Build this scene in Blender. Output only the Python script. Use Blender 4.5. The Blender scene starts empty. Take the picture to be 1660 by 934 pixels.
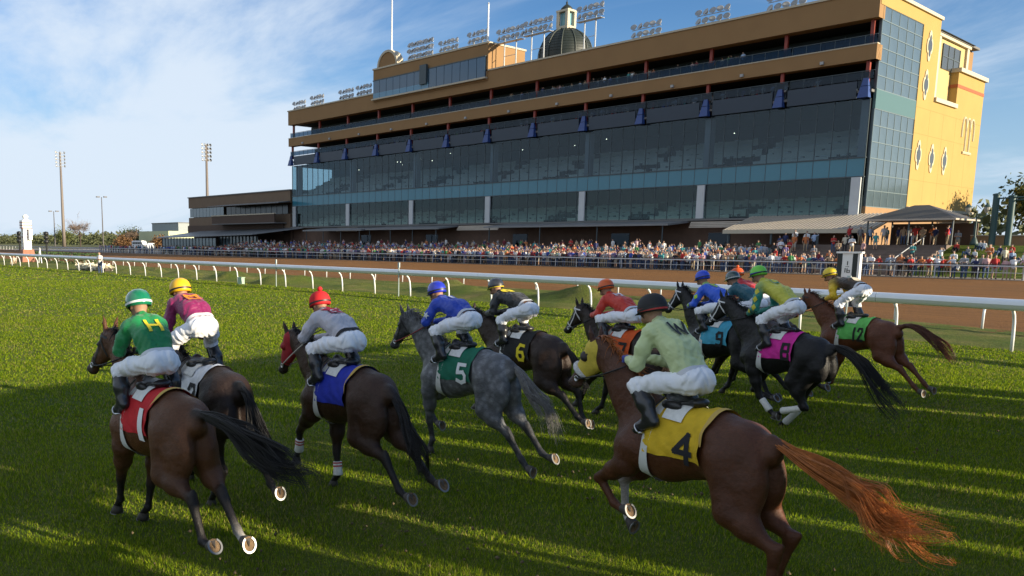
import bpy, bmesh, math, random, os
import numpy as np
from mathutils import Vector, Matrix
R = math.radians
random.seed(7); rng = np.random.default_rng(7)
sc = bpy.context.scene
COL = sc.collection

# ------------------------------------------------------------------ camera
cam = bpy.data.cameras.new('camera'); camo = bpy.data.objects.new('camera', cam); COL.objects.link(camo)
def set_camera():
    yaw, pitch, roll = .8781, .1465, -.0066
    f = np.array([-math.sin(yaw)*math.cos(pitch), math.cos(yaw)*math.cos(pitch), -math.sin(pitch)])
    r = np.array([math.cos(yaw), math.sin(yaw), 0.]); d = np.cross(f, r)
    r2 = math.cos(roll)*r+math.sin(roll)*d; d2 = -math.sin(roll)*r+math.cos(roll)*d
    m = Matrix.Identity(4)
    for i in range(3):
        m[i][0] = r2[i]; m[i][1] = -d2[i]; m[i][2] = -f[i]
    m[2][3] = 2.75
    camo.matrix_world = m
    cam.sensor_fit = 'HORIZONTAL'; cam.sensor_width = 36; cam.lens = 1353.3*36/1660
    cam.shift_x = (830-602.06)/1660; cam.shift_y = (595.1-467)/1660
    cam.clip_start = .1; cam.clip_end = 6000
set_camera(); sc.camera = camo

# ------------------------------------------------------------------ sky, sun, exposure
SUN_AZ, SUN_EL = R(19), R(13.2)         # azimuth from +X towards +Y
w = bpy.data.worlds.new('World'); sc.world = w; w.use_nodes = True
def build_world():
    nt = w.node_tree; N = nt.nodes; L = nt.links
    for n in list(N): N.remove(n)
    out = N.new('ShaderNodeOutputWorld'); bg = N.new('ShaderNodeBackground')
    sky = N.new('ShaderNodeTexSky'); sky.sky_type = 'NISHITA'; sky.sun_disc = False
    sky.sun_elevation = SUN_EL; sky.sun_rotation = math.pi/2-SUN_AZ
    sky.air_density = 1.0; sky.dust_density = .15; sky.ozone_density = 2.2
    tc = N.new('ShaderNodeTexCoord')
    sep = N.new('ShaderNodeSeparateXYZ'); L.new(tc.outputs['Generated'], sep.inputs[0])
    # flat cloud deck: project the view direction on a plane overhead
    mz = N.new('ShaderNodeMath'); mz.operation = 'MAXIMUM'; mz.inputs[1].default_value = .0; L.new(sep.outputs['Z'], mz.inputs[0])
    az = N.new('ShaderNodeMath'); az.operation = 'ADD'; az.inputs[1].default_value = .16; L.new(mz.outputs[0], az.inputs[0])
    dx = N.new('ShaderNodeMath'); dx.operation = 'DIVIDE'; L.new(sep.outputs['X'], dx.inputs[0]); L.new(az.outputs[0], dx.inputs[1])
    dy = N.new('ShaderNodeMath'); dy.operation = 'DIVIDE'; L.new(sep.outputs['Y'], dy.inputs[0]); L.new(az.outputs[0], dy.inputs[1])
    cmb = N.new('ShaderNodeCombineXYZ'); L.new(dx.outputs[0], cmb.inputs[0]); L.new(dy.outputs[0], cmb.inputs[1])
    mp = N.new('ShaderNodeMapping'); mp.inputs['Rotation'].default_value = (0, 0, R(62)); mp.inputs['Scale'].default_value = (.55, 1.0, 1)
    mp.inputs['Location'].default_value = (2.9, .05, 0)
    L.new(cmb.outputs[0], mp.inputs[0])
    n1 = N.new('ShaderNodeTexNoise'); n1.inputs['Scale'].default_value = .75; n1.inputs['Detail'].default_value = 10; n1.inputs['Roughness'].default_value = .6; n1.inputs['Distortion'].default_value = .55
    L.new(mp.outputs[0], n1.inputs['Vector'])
    n2 = N.new('ShaderNodeTexNoise'); n2.inputs['Scale'].default_value = .23; n2.inputs['Detail'].default_value = 3
    L.new(mp.outputs[0], n2.inputs['Vector'])
    ad = N.new('ShaderNodeMath'); ad.operation = 'MULTIPLY_ADD'; ad.inputs[1].default_value = .8; L.new(n2.outputs['Fac'], ad.inputs[0]); L.new(n1.outputs['Fac'], ad.inputs[2])
    rp = N.new('ShaderNodeValToRGB'); rp.color_ramp.elements[0].position = .76; rp.color_ramp.elements[1].position = 1.10
    rp.color_ramp.interpolation = 'EASE'
    e = rp.color_ramp.elements; e[0].color = (0, 0, 0, 1); e[1].color = (.9, .9, .9, 1)
    L.new(ad.outputs[0], rp.inputs[0])
    mx = N.new('ShaderNodeMix'); mx.data_type = 'RGBA'; mx.inputs[7].default_value = (7.6, 8.6, 9.8, 1)
    tint = N.new('ShaderNodeMix'); tint.data_type = 'RGBA'; tint.blend_type = 'MULTIPLY'; tint.inputs[0].default_value = 1; tint.inputs[7].default_value = (.84, 1.22, 1.66, 1)
    L.new(sky.outputs[0], tint.inputs[6])
    hz = N.new('ShaderNodeMapRange'); hz.interpolation_type = 'SMOOTHSTEP'; hz.inputs[1].default_value = 0.; hz.inputs[2].default_value = .26; hz.inputs[3].default_value = .88; hz.inputs[4].default_value = 0.; L.new(mz.outputs[0], hz.inputs[0])
    hm = N.new('ShaderNodeMix'); hm.data_type = 'RGBA'; hm.inputs[7].default_value = (4.4, 6.2, 8.2, 1); L.new(hz.outputs[0], hm.inputs[0]); L.new(tint.outputs[2], hm.inputs[6])
    L.new(hm.outputs[2], mx.inputs[6]); L.new(rp.outputs[0], mx.inputs[0])
    L.new(mx.outputs[2], bg.inputs[0]); bg.inputs[1].default_value = .05
    L.new(bg.outputs[0], out.inputs[0])
build_world()
sun = bpy.data.lights.new('sun', 'SUN'); sun.energy = 5.0; sun.angle = R(.55); sun.color = (1, .87, .64)
suno = bpy.data.objects.new('sun', sun); COL.objects.link(suno)
suno.rotation_euler = Vector((math.cos(SUN_AZ)*math.cos(SUN_EL), math.sin(SUN_AZ)*math.cos(SUN_EL), math.sin(SUN_EL))).to_track_quat('Z', 'Y').to_euler()
sc.view_settings.view_transform = 'Standard'; sc.view_settings.look = 'None'
sc.view_settings.exposure = 1.0; sc.view_settings.gamma = 1; sc.view_settings.use_curve_mapping = False
sc.cycles.use_denoising = True; sc.cycles.max_bounces = 6; sc.cycles.transparent_max_bounces = 12
sc.cycles.caustics_reflective = False; sc.cycles.caustics_refractive = False

# ------------------------------------------------------------------ helpers
MATS = {}
def mat(name, col=(.5, .5, .5), rough=.6, metal=0., var=.0, vscale=8., bump=0., bscale=40., spec=.5, emit=0., attr=None, coat=0., sheen=0., stretch=None):
    if name in MATS: return MATS[name]
    m = bpy.data.materials.new(name); m.use_nodes = True; MATS[name] = m
    nt = m.node_tree; N = nt.nodes; L = nt.links; b = N['Principled BSDF']
    b.inputs['Roughness'].default_value = rough; b.inputs['Metallic'].default_value = metal
    b.inputs['Specular IOR Level'].default_value = spec
    b.inputs['Coat Weight'].default_value = coat; b.inputs['Sheen Weight'].default_value = sheen
    b.inputs['Base Color'].default_value = (*col, 1)
    src = None
    if attr:
        a = N.new('ShaderNodeAttribute'); a.attribute_name = attr; src = a.outputs['Color']
    tc = N.new('ShaderNodeTexCoord'); vec = tc.outputs['Object']
    if stretch:
        mp = N.new('ShaderNodeMapping'); mp.inputs['Scale'].default_value = stretch; L.new(vec, mp.inputs[0]); vec = mp.outputs[0]
    if var > 0:
        n = N.new('ShaderNodeTexNoise'); n.inputs['Scale'].default_value = vscale; n.inputs['Detail'].default_value = 6; L.new(vec, n.inputs['Vector'])
        mr = N.new('ShaderNodeMapRange'); mr.inputs[1].default_value = .25; mr.inputs[2].default_value = .75
        mr.inputs[3].default_value = 1-var; mr.inputs[4].default_value = 1+var; L.new(n.outputs['Fac'], mr.inputs[0])
        mu = N.new('ShaderNodeVectorMath'); mu.operation = 'SCALE'; L.new(mr.outputs[0], mu.inputs['Scale'])
        if src: L.new(src, mu.inputs[0])
        else: mu.inputs[0].default_value = col
        src = mu.outputs[0]
    if src: L.new(src, b.inputs['Base Color'])
    if bump > 0:
        n = N.new('ShaderNodeTexNoise'); n.inputs['Scale'].default_value = bscale; n.inputs['Detail'].default_value = 4; L.new(vec, n.inputs['Vector'])
        bp = N.new('ShaderNodeBump'); bp.inputs['Strength'].default_value = bump; bp.inputs['Distance'].default_value = .02
        L.new(n.outputs['Fac'], bp.inputs['Height']); L.new(bp.outputs[0], b.inputs['Normal'])
    if emit > 0:
        b.inputs['Emission Color'].default_value = (*col, 1); b.inputs['Emission Strength'].default_value = emit
    return m

class MB:
    """collects simple shapes for ONE mesh"""
    def __init__(s): s.v = []; s.f = []; s.mi = []
    def add(s, vs, fs, mi=0):
        o = len(s.v); s.v += [tuple(map(float, p)) for p in vs]; s.f += [tuple(i+o for i in f) for f in fs]; s.mi += [mi]*len(fs); return s
    def box(s, c, d, rz=0., mi=0, rot=None):
        hx, hy, hz = d[0]/2, d[1]/2, d[2]/2
        P = [(-hx,-hy,-hz),(hx,-hy,-hz),(hx,hy,-hz),(-hx,hy,-hz),(-hx,-hy,hz),(hx,-hy,hz),(hx,hy,hz),(-hx,hy,hz)]
        m = rot if rot is not None else Matrix.Rotation(rz, 3, 'Z')
        P = [tuple(m @ Vector(p)+Vector(c)) for p in P]
        return s.add(P, [(0,3,2,1),(4,5,6,7),(0,1,5,4),(1,2,6,5),(2,3,7,6),(3,0,4,7)], mi)
    def b2(s, lo, hi, mi=0):
        return s.box([(a+b)/2 for a, b in zip(lo, hi)], [b-a for a, b in zip(lo, hi)], mi=mi)
    def tube(s, pts, rad, n=8, mi=0, cap=True):
        pts = [Vector(p) for p in pts]
        if not hasattr(rad, '__len__'): rad = [rad]*len(pts)
        o = len(s.v); up = None
        for i, p in enumerate(pts):
            t = (pts[min(i+1, len(pts)-1)]-pts[max(i-1, 0)]).normalized()
            if up is None: up = Vector((0,0,1)) if abs(t.z) < .9 else Vector((1,0,0))
            a = t.cross(up).normalized(); b = a.cross(t).normalized(); up = b
            for k in range(n):
                q = p+(a*math.cos(2*math.pi*k/n)+b*math.sin(2*math.pi*k/n))*rad[i]; s.v.append(tuple(q))
        for i in range(len(pts)-1):
            for k in range(n):
                s.f.append((o+i*n+k, o+i*n+(k+1) % n, o+(i+1)*n+(k+1) % n, o+(i+1)*n+k)); s.mi.append(mi)
        if cap:
            s.f.append(tuple(o+k for k in range(n))[::-1]); s.mi.append(mi)
            s.f.append(tuple(o+(len(pts)-1)*n+k for k in range(n))); s.mi.append(mi)
        return s
    def lathe(s, prof, c=(0,0,0), n=16, mi=0, axis=None):
        o = len(s.v); M = Matrix.Identity(3) if axis is None else Vector(axis).to_track_quat('Z', 'Y').to_matrix()
        for r, z in prof:
            for k in range(n):
                a = 2*math.pi*k/n; s.v.append(tuple(M @ Vector((r*math.cos(a), r*math.sin(a), z))+Vector(c)))
        for i in range(len(prof)-1):
            for k in range(n):
                s.f.append((o+i*n+k, o+i*n+(k+1) % n, o+(i+1)*n+(k+1) % n, o+(i+1)*n+k)); s.mi.append(mi)
        if prof[0][0] > 1e-4: s.f.append(tuple(o+k for k in range(n))[::-1]); s.mi.append(mi)
        if prof[-1][0] > 1e-4: s.f.append(tuple(o+(len(prof)-1)*n+k for k in range(n))); s.mi.append(mi)
        return s
    def prism(s, poly, y0, y1, mi=0, ax='y'):
        """poly in (x,z) extruded along y (ax='y'), or in (y,z) along x (ax='x'), or (x,y) along z"""
        n = len(poly)
        def P(p, t): return (p[0], t, p[1]) if ax == 'y' else ((t, p[0], p[1]) if ax == 'x' else (p[0], p[1], t))
        vs = [P(p, y0) for p in poly]+[P(p, y1) for p in poly]
        fs = [tuple(range(n)), tuple(range(2*n-1, n-1, -1))]+[(i, i+n, (i+1) % n+n, (i+1) % n) for i in range(n)]
        return s.add(vs, fs, mi)
    def mesh(s, name, mats=None, smooth=False):
        me = bpy.data.meshes.new(name); me.from_pydata(s.v, [], s.f)
        if mats is not None:
            for m in (mats if isinstance(mats, (list, tuple)) else [mats]): me.materials.append(m)
        if any(s.mi): me.polygons.foreach_set('material_index', s.mi)
        bm = bmesh.new(); bm.from_mesh(me); bmesh.ops.recalc_face_normals(bm, faces=bm.faces); bm.to_mesh(me); bm.free()
        if smooth: me.polygons.foreach_set('use_smooth', [True]*len(me.polygons)); 
        if smooth == 'auto': me.set_sharp_from_angle(angle=R(40))
        me.update(); return me
    def obj(s, name, mats=None, parent=None, smooth=False):
        return link(name, s.mesh(name, mats, smooth), parent)
def link(name, data, parent=None):
    o = bpy.data.objects.new(name, data); COL.objects.link(o)
    if parent is not None: o.parent = parent
    return o
def empty(name, loc=(0,0,0), rz=0.):
    o = bpy.data.objects.new(name, None); COL.objects.link(o); o.location = loc; o.rotation_euler = (0,0,rz); o.empty_display_size = .1
    return o
def tag(o, label=None, cat=None, group=None, kind=None):
    if label: o['label'] = label
    if cat: o['category'] = cat
    if group: o['group'] = group
    if kind: o['kind'] = kind
    return o
def copy_tree(o, parent=None):
    c = o.copy(); COL.objects.link(c); c.parent = parent
    for ch in o.children: copy_tree(ch, c)
    return c
def npmesh(name, V, F, mats=None, smooth=True):
    """V (n,3) float, F (m,k) int, k = 3 or 4"""
    me = bpy.data.meshes.new(name); V = np.asarray(V, np.float32); F = np.asarray(F, np.int32); k = F.shape[1]
    me.vertices.add(len(V)); me.vertices.foreach_set('co', V.ravel())
    me.loops.add(F.size); me.loops.foreach_set('vertex_index', F.ravel())
    me.polygons.add(len(F)); me.polygons.foreach_set('loop_start', np.arange(0, F.size, k, dtype=np.int32))
    if smooth: me.polygons.foreach_set('use_smooth', np.ones(len(F), bool))
    if mats is not None:
        for m in (mats if isinstance(mats, (list, tuple)) else [mats]): me.materials.append(m)
    me.update(calc_edges=True); me.validate(); return me
def vcol(me, name, C):
    a = me.color_attributes.new(name, 'FLOAT_COLOR', 'POINT'); C = np.asarray(C, np.float32)
    a.data.foreach_set('color', np.concatenate([C, np.ones((len(C), 1), np.float32)], 1).ravel())

# ------------------------------------------------------------------ implicit surfaces
def smin(a, b, k):
    if k <= 0: return np.minimum(a, b)
    h = np.maximum(k-np.abs(a-b), 0)/k
    return np.minimum(a, b)-h*h*k*.25
class Field:
    def __init__(s): s.p = []
    def rc(s, a, b, ra, rb, k=.04, sy=1., tag=0):
        a = np.array(a, float); b = np.array(b, float); m = max(ra, rb)+k+.03
        lo = np.minimum(a-ra, b-rb)-k-.03; hi = np.maximum(a+ra, b+rb)+k+.03
        s.p.append(('rc', a, b, ra, rb, sy, k, tag, lo, hi)); return s
    def chain(s, pts, rad, k=.03, sy=1., tag=0):
        for i in range(len(pts)-1): s.rc(pts[i], pts[i+1], rad[i], rad[i+1], k, sy, tag)
        return s
    def el(s, c, r, ry=0., k=.04, tag=0, rz=0.):
        c = np.array(c, float); r = np.array(r, float); m = r.max()+k+.03
        s.p.append(('el', c, r, ry, rz, 0, k, tag, c-m, c+m)); return s
    @staticmethod
    def d1(p, P):
        if p[0] == 'rc':
            _, a, b, ra, rb, sy = p[:6]
            ab = (b-a).copy(); Q = P-a
            if sy != 1.: Q = Q*np.array([1, 1/sy, 1], P.dtype); ab = ab*np.array([1, 1/sy, 1])
            t = np.clip((Q@ab)/max(ab@ab, 1e-9), 0, 1)
            q = Q-t[..., None]*ab
            return (np.sqrt((q*q).sum(-1))-(ra+(rb-ra)*t))*min(1., .5+.5*sy)
        _, c, r, ry, rz = p[:5]
        Q = P-c
        if rz:
            x = Q[..., 0]*math.cos(rz)+Q[..., 1]*math.sin(rz); y = -Q[..., 0]*math.sin(rz)+Q[..., 1]*math.cos(rz); Q = np.stack([x, y, Q[..., 2]], -1)
        if ry:
            x = Q[..., 0]*math.cos(ry)-Q[..., 2]*math.sin(ry); z = Q[..., 0]*math.sin(ry)+Q[..., 2]*math.cos(ry); Q = np.stack([x, Q[..., 1], z], -1)
        k0 = np.sqrt(((Q/r)**2).sum(-1)); k1 = np.sqrt(((Q/(r*r))**2).sum(-1))
        return k0*(k0-1)/np.maximum(k1, 1e-6)
    def ev(s, P):
        P = np.asarray(P, np.float32); d = np.full(P.shape[:-1], .3, np.float32); lo, hi = P.min(0), P.max(0)
        for p in s.p:
            if (p[8] > hi).any() or (p[9] < lo).any(): continue
            m = ((P > p[8]) & (P < p[9])).all(1)
            if m.any(): d[m] = smin(d[m], s.d1(p, P[m]), p[6])
        return d
    def grid(s, h, pad=.03):
        lo = np.min([p[8] for p in s.p], 0)-pad; hi = np.max([p[9] for p in s.p], 0)+pad
        n = np.ceil((hi-lo)/h).astype(int)+1
        ax = [(lo[i]+np.arange(n[i])*h).astype(np.float32) for i in range(3)]
        D = np.full(n, .3, np.float32)
        for p in s.p:
            sl = []
            for i in range(3):
                a = max(int((p[8][i]-lo[i])/h), 0); b = min(int((p[9][i]-lo[i])/h)+2, n[i]); sl.append(slice(a, b))
            sl = tuple(sl)
            P = np.stack(np.meshgrid(ax[0][sl[0]], ax[1][sl[1]], ax[2][sl[2]], indexing='ij'), -1)
            D[sl] = smin(D[sl], s.d1(p, P).astype(np.float32), p[6])
        return D, lo, h
def surfnet(D, lo, h, smooth=1):
    S = D < 0; nx, ny, nz = D.shape
    cnt = np.zeros((nx-1, ny-1, nz-1), np.int8)
    offs = [(i, j, k) for i in (0, 1) for j in (0, 1) for k in (0, 1)]
    for i, j, k in offs: cnt += S[i:nx-1+i, j:ny-1+j, k:nz-1+k]
    act = (cnt > 0) & (cnt < 8); I = np.argwhere(act)
    idx = np.full(act.shape, -1, np.int32); idx[act] = np.arange(len(I))
    vals = {o: D[I[:, 0]+o[0], I[:, 1]+o[1], I[:, 2]+o[2]] for o in offs}
    acc = np.zeros((len(I), 3)); c = np.zeros(len(I))
    for a in offs:
        for ax in range(3):
            if a[ax] == 0:
                b = list(a); b[ax] = 1; b = tuple(b)
                va, vb = vals[a], vals[b]; m = (va < 0) != (vb < 0)
                t = va/np.where(m, va-vb, 1)
                pt = np.array(a, float)+np.zeros((len(I), 3)); pt[:, ax] += t
                acc += pt*m[:, None]; c += m
    V = (I+acc/np.maximum(c, 1)[:, None])*h+lo
    F = []
    for ax in range(3):
        u, v = (ax+1) % 3, (ax+2) % 3
        sa = [slice(None)]*3; sb = [slice(None)]*3; sa[ax] = slice(0, -1); sb[ax] = slice(1, None)
        A, B = S[tuple(sa)], S[tuple(sb)]
        E = np.argwhere(A != B)
        ok = (E[:, u] > 0) & (E[:, v] > 0) & (E[:, u] < D.shape[u]-1) & (E[:, v] < D.shape[v]-1); E = E[ok]
        fl = A[E[:, 0], E[:, 1], E[:, 2]]
        q = []
        for du, dv in ((-1, -1), (0, -1), (0, 0), (-1, 0)):
            e = E.copy(); e[:, u] += du; e[:, v] += dv; q.append(idx[e[:, 0], e[:, 1], e[:, 2]])
        q = np.stack(q, 1); q[~fl] = q[~fl][:, ::-1]; F.append(q)
    F = np.concatenate(F); F = F[(F >= 0).all(1)]
    for _ in range(smooth):
        s = np.zeros_like(V); n = np.zeros(len(V))
        for a, b in ((0, 1), (1, 2), (2, 3), (3, 0)):
            np.add.at(s, F[:, a], V[F[:, b]]); np.add.at(n, F[:, a], 1); np.add.at(s, F[:, b], V[F[:, a]]); np.add.at(n, F[:, b], 1)
        V = V*.5+.5*s/np.maximum(n, 1)[:, None]
    return V, F
def march(field, O, Dn, off=0., tmax=1.2):
    """walk points O along directions Dn until the field equals off (start outside)"""
    P = np.array(O, float); Dn = np.asarray(Dn, float); t = np.zeros(len(P))
    for _ in range(26):
        d = field.ev(P+Dn*t[:, None])-off
        t = np.minimum(t+np.clip(d, -.05, .08)*.8, tmax)
    return P+Dn*t[:, None], t < tmax-1e-3

def strands(name, paths, w0, mats, parent):
    """paths: (n, m, 3) hair centre lines -> thin three-sided tapering hairs in one mesh"""
    n, m, _ = paths.shape
    T = np.gradient(paths, axis=1); T /= np.linalg.norm(T, axis=2, keepdims=True)+1e-9
    A = np.cross(T, np.array([.13, .31, .94])); A /= np.linalg.norm(A, axis=2, keepdims=True)+1e-9; B = np.cross(T, A)
    tt = np.linspace(0, 1, m); wd = (w0*(1-.85*tt**2))[None, :, None]
    V = np.stack([paths+(A*math.cos(a)+B*math.sin(a))*wd for a in (0, 2.094, 4.189)], 2).reshape(-1, 3)
    ids = np.arange(n*m*3).reshape(n, m, 3); F = []
    for k in range(3):
        F.append(np.stack([ids[:, :-1, k], ids[:, :-1, (k+1) % 3], ids[:, 1:, (k+1) % 3], ids[:, 1:, k]], -1).reshape(-1, 4))
    return link(name, npmesh(name, V, np.concatenate(F), mats), parent)
# ------------------------------------------------------------------ ground, track
def node_mat(name, build, rough=.9):
    m = bpy.data.materials.new(name); m.use_nodes = True; MATS[name] = m
    N = m.node_tree.nodes; L = m.node_tree.links; b = N['Principled BSDF']; b.inputs['Roughness'].default_value = rough; b.inputs['Specular IOR Level'].default_value = .2
    build(N, L, b); return m
def noise(N, L, vec, scale, detail=5, rough=.5, dist=0.):
    n = N.new('ShaderNodeTexNoise'); n.inputs['Scale'].default_value = scale; n.inputs['Detail'].default_value = detail; n.inputs['Roughness'].default_value = rough; n.inputs['Distortion'].default_value = dist
    L.new(vec, n.inputs['Vector']); return n.outputs['Fac']
def ramp(N, L, fac, stops):
    r = N.new('ShaderNodeValToRGB'); e = r.color_ramp.elements
    while len(e) < len(stops): e.new(.5)
    for i, (p, c) in enumerate(stops): e[i].position = p; e[i].color = (*c, 1)
    L.new(fac, r.inputs[0]); return r.outputs[0]
def mixc(N, L, fac, a, b, mode='MIX'):
    m = N.new('ShaderNodeMix'); m.data_type = 'RGBA'; m.blend_type = mode
    for s, x in ((0, fac), (6, a), (7, b)):
        if isinstance(x, (int, float)): m.inputs[s].default_value = x
        elif isinstance(x, tuple): m.inputs[s].default_value = (*x, 1)
        else: L.new(x, m.inputs[s])
    return m.outputs[2]
def bump(N, L, b, h, strength=.5, dist=.02):
    p = N.new('ShaderNodeBump'); p.inputs['Strength'].default_value = strength; p.inputs['Distance'].default_value = dist; L.new(h, p.inputs['Height']); L.new(p.outputs[0], b.inputs['Normal'])
def b_turf(N, L, b):
    g = N.new('ShaderNodeNewGeometry').outputs['Position']
    big = noise(N, L, g, .16, 5); mid = noise(N, L, g, 1.3, 5, .6); fine = noise(N, L, g, 34, 4, .7)
    mp = N.new('ShaderNodeMapping'); mp.inputs['Scale'].default_value = (.25, 1.6, 1); L.new(g, mp.inputs[0]); st = noise(N, L, mp.outputs[0], 1.0, 6, .65)
    c = ramp(N, L, mid, [(.3, (0.052, 0.090, 0.008)), (.55, (0.074, 0.114, 0.010)), (.75, (0.123, 0.138, 0.018))])
    c2 = ramp(N, L, st, [(.35, (0.052, 0.090, 0.008)), (.6, (0.119, 0.144, 0.017)), (.78, (0.210, 0.168, 0.047))])
    c = mixc(N, L, .55, c, c2); c = mixc(N, L, ramp(N, L, big, [(.42, (0, 0, 0)), (.72, (.55, .55, .55))]), c, (0.158, 0.158, 0.023))
    c = mixc(N, L, .6, c, ramp(N, L, fine, [(.25, (.35, .4, .3)), (.75, (1.5, 1.5, 1.4))]), 'MULTIPLY')
    L.new(c, b.inputs['Base Color']); bump(N, L, b, fine, 1., .05)
def b_dirt(N, L, b):
    g = N.new('ShaderNodeNewGeometry').outputs['Position']
    mp = N.new('ShaderNodeMapping'); mp.inputs['Scale'].default_value = (.06, 1.5, 1); L.new(g, mp.inputs[0]); st = noise(N, L, mp.outputs[0], 1.6, 6, .7)
    fine = noise(N, L, g, 7, 6, .75); big = noise(N, L, g, .08, 4)
    c = ramp(N, L, st, [(.3, (.14, .060, .018)), (.7, (.29, .138, .042))]); c = mixc(N, L, .7, c, ramp(N, L, fine, [(.3, (.6, .58, .56)), (.75, (1.3, 1.3, 1.3))]), 'MULTIPLY')
    c = mixc(N, L, ramp(N, L, big, [(.45, (0, 0, 0)), (.7, (.35, .35, .35))]), c, (.11, .058, .028))
    L.new(c, b.inputs['Base Color']); bump(N, L, b, fine, 1., .12)
def b_verge(N, L, b):
    g = N.new('ShaderNodeNewGeometry').outputs['Position']
    a = noise(N, L, g, .55, 6, .65); fine = noise(N, L, g, 12, 5, .7)
    c = ramp(N, L, a, [(.35, (.075, .115, .014)), (.55, (.13, .145, .028)), (.70, (.21, .18, .065))]); c = mixc(N, L, .8, c, ramp(N, L, fine, [(.25, (.4, .4, .4)), (.75, (1.5, 1.45, 1.4))]), 'MULTIPLY')
    L.new(c, b.inputs['Base Color']); bump(N, L, b, fine, 1., .12)
def b_field(N, L, b):
    g = N.new('ShaderNodeNewGeometry').outputs['Position']
    a = noise(N, L, g, .02, 6, .6); f_ = noise(N, L, g, .6, 5)
    c = ramp(N, L, a, [(.35, (.06, .085, .018)), (.55, (.14, .13, .045)), (.7, (.19, .155, .07))]); c = mixc(N, L, .6, c, ramp(N, L, f_, [(.3, (.6, .6, .6)), (.7, (1.2, 1.2, 1.2))]), 'MULTIPLY')
    L.new(c, b.inputs['Base Color'])
node_mat('turf', b_turf); node_mat('dirt', b_dirt); node_mat('verge', b_verge); node_mat('field', b_field)
def sheet(name, xs, y0, y1, z, m, kind='structure'):
    """strip along X between two Y functions"""
    f0 = y0 if callable(y0) else (lambda x: y0); f1 = y1 if callable(y1) else (lambda x: y1)
    V = []; F = []
    for i, x in enumerate(xs): V += [(x, f0(x), z), (x, f1(x), z)]
    for i in range(len(xs)-1): F.append((2*i, 2*i+2, 2*i+3, 2*i+1))
    o = MB().add(V, F).obj(name, m); tag(o, kind=kind); return o
def railY(x): return 29.8 if x < -36 else 29.8-2.45*((x+36)/30.)**2
XS = [-420, -300, -200, -150, -110, -80, -60, -48, -36, -30, -24, -18, -12, -6, 0, 8, 20, 60]
o = MB().add([(-5000, -800, -.03), (3000, -800, -.03), (3000, 5000, -.03), (-5000, 5000, -.03)], [(0, 1, 2, 3)]).obj('ground', MATS['field']); tag(o, kind='structure')
sheet('turf_course', XS, -60, lambda x: railY(x)+.5, 0., MATS['turf'])
def vergeY(x): return 41.2 if x < -30 else 41.2-7.6*min((x+30)/24., 1.)**1.3
sheet('dirt_track', XS, lambda x: vergeY(x)-1.5, 88.2, 0.0, MATS['dirt'])
# grass verge between the two rails, with sod mounds
def build_verge():
    nx, ny = 500, 22; xs = np.linspace(-200, 12, nx); t = np.linspace(0, 1, ny)
    X = np.repeat(xs[:, None], ny, 1); Y = np.array([[railY(x)+.35+(vergeY(x)-railY(x)-.35)*q for q in t] for x in xs])
    g = np.random.default_rng(4); Z = np.full_like(X, .012)
    for _ in range(70):
        cx, q = g.uniform(-75, -20), g.uniform(.10, .45); cy = railY(cx)+(vergeY(cx)-railY(cx))*q; r = g.uniform(.5, 1.3); h = g.uniform(.08, .34)
        d = ((X-cx)/(r*1.5))**2+((Y-cy)/r)**2; Z += h*np.exp(-d*1.6)
    Z += .03*np.sin(X*5.1+Y*3)*np.sin(Y*4.3); Z[:, 0] = .006; Z[:, -1] = .006
    ids = np.arange(nx*ny).reshape(nx, ny); F = np.stack([ids[:-1, :-1], ids[1:, :-1], ids[1:, 1:], ids[:-1, 1:]], -1).reshape(-1, 4)
    o = link('grass_verge', npmesh('grass_verge', np.stack([X, Y, Z], -1).reshape(-1, 3), F, MATS['verge'])); tag(o, kind='structure')
build_verge()
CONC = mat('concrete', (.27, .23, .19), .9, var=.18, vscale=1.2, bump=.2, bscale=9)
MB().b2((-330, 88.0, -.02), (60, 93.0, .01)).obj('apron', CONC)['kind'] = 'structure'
def stepz(Y, X=-40): return 0.01 if Y < 93 else (min(.01+.3*(1+int((Y-93)/1.15)), 3.01) if X > -46 else min(.01+.18*(1+int((Y-93)/1.15)), 1.81))
st = MB(); 
for i in range(10):
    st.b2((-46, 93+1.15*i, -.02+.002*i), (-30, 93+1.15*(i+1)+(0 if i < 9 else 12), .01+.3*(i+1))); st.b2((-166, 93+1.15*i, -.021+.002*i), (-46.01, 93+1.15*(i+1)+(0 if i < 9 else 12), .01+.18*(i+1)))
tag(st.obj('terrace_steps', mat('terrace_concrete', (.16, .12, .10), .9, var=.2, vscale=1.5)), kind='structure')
lawn = MB().add([(-30, 93, .012), (40, 93, .012), (40, 106, 3.0), (-30, 106, 3.0), (-30, 160, 3.0), (60, 160, 3.0), (40, 106, 3.0)], [(0, 1, 2, 3), (3, 2, 5, 4)]).obj('lawn_slope', MATS['turf']); tag(lawn, kind='structure')
MB().b2((-330, 93, -.02), (-166, 125, .02)).obj('pavilion_apron', CONC)['kind'] = 'structure'
MB().b2((-420, 128, -.02), (-166, 175, .015)).obj('service_road', mat('asphalt', (.055, .055, .058), .9, var=.2, vscale=2))['kind'] = 'structure'

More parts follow.
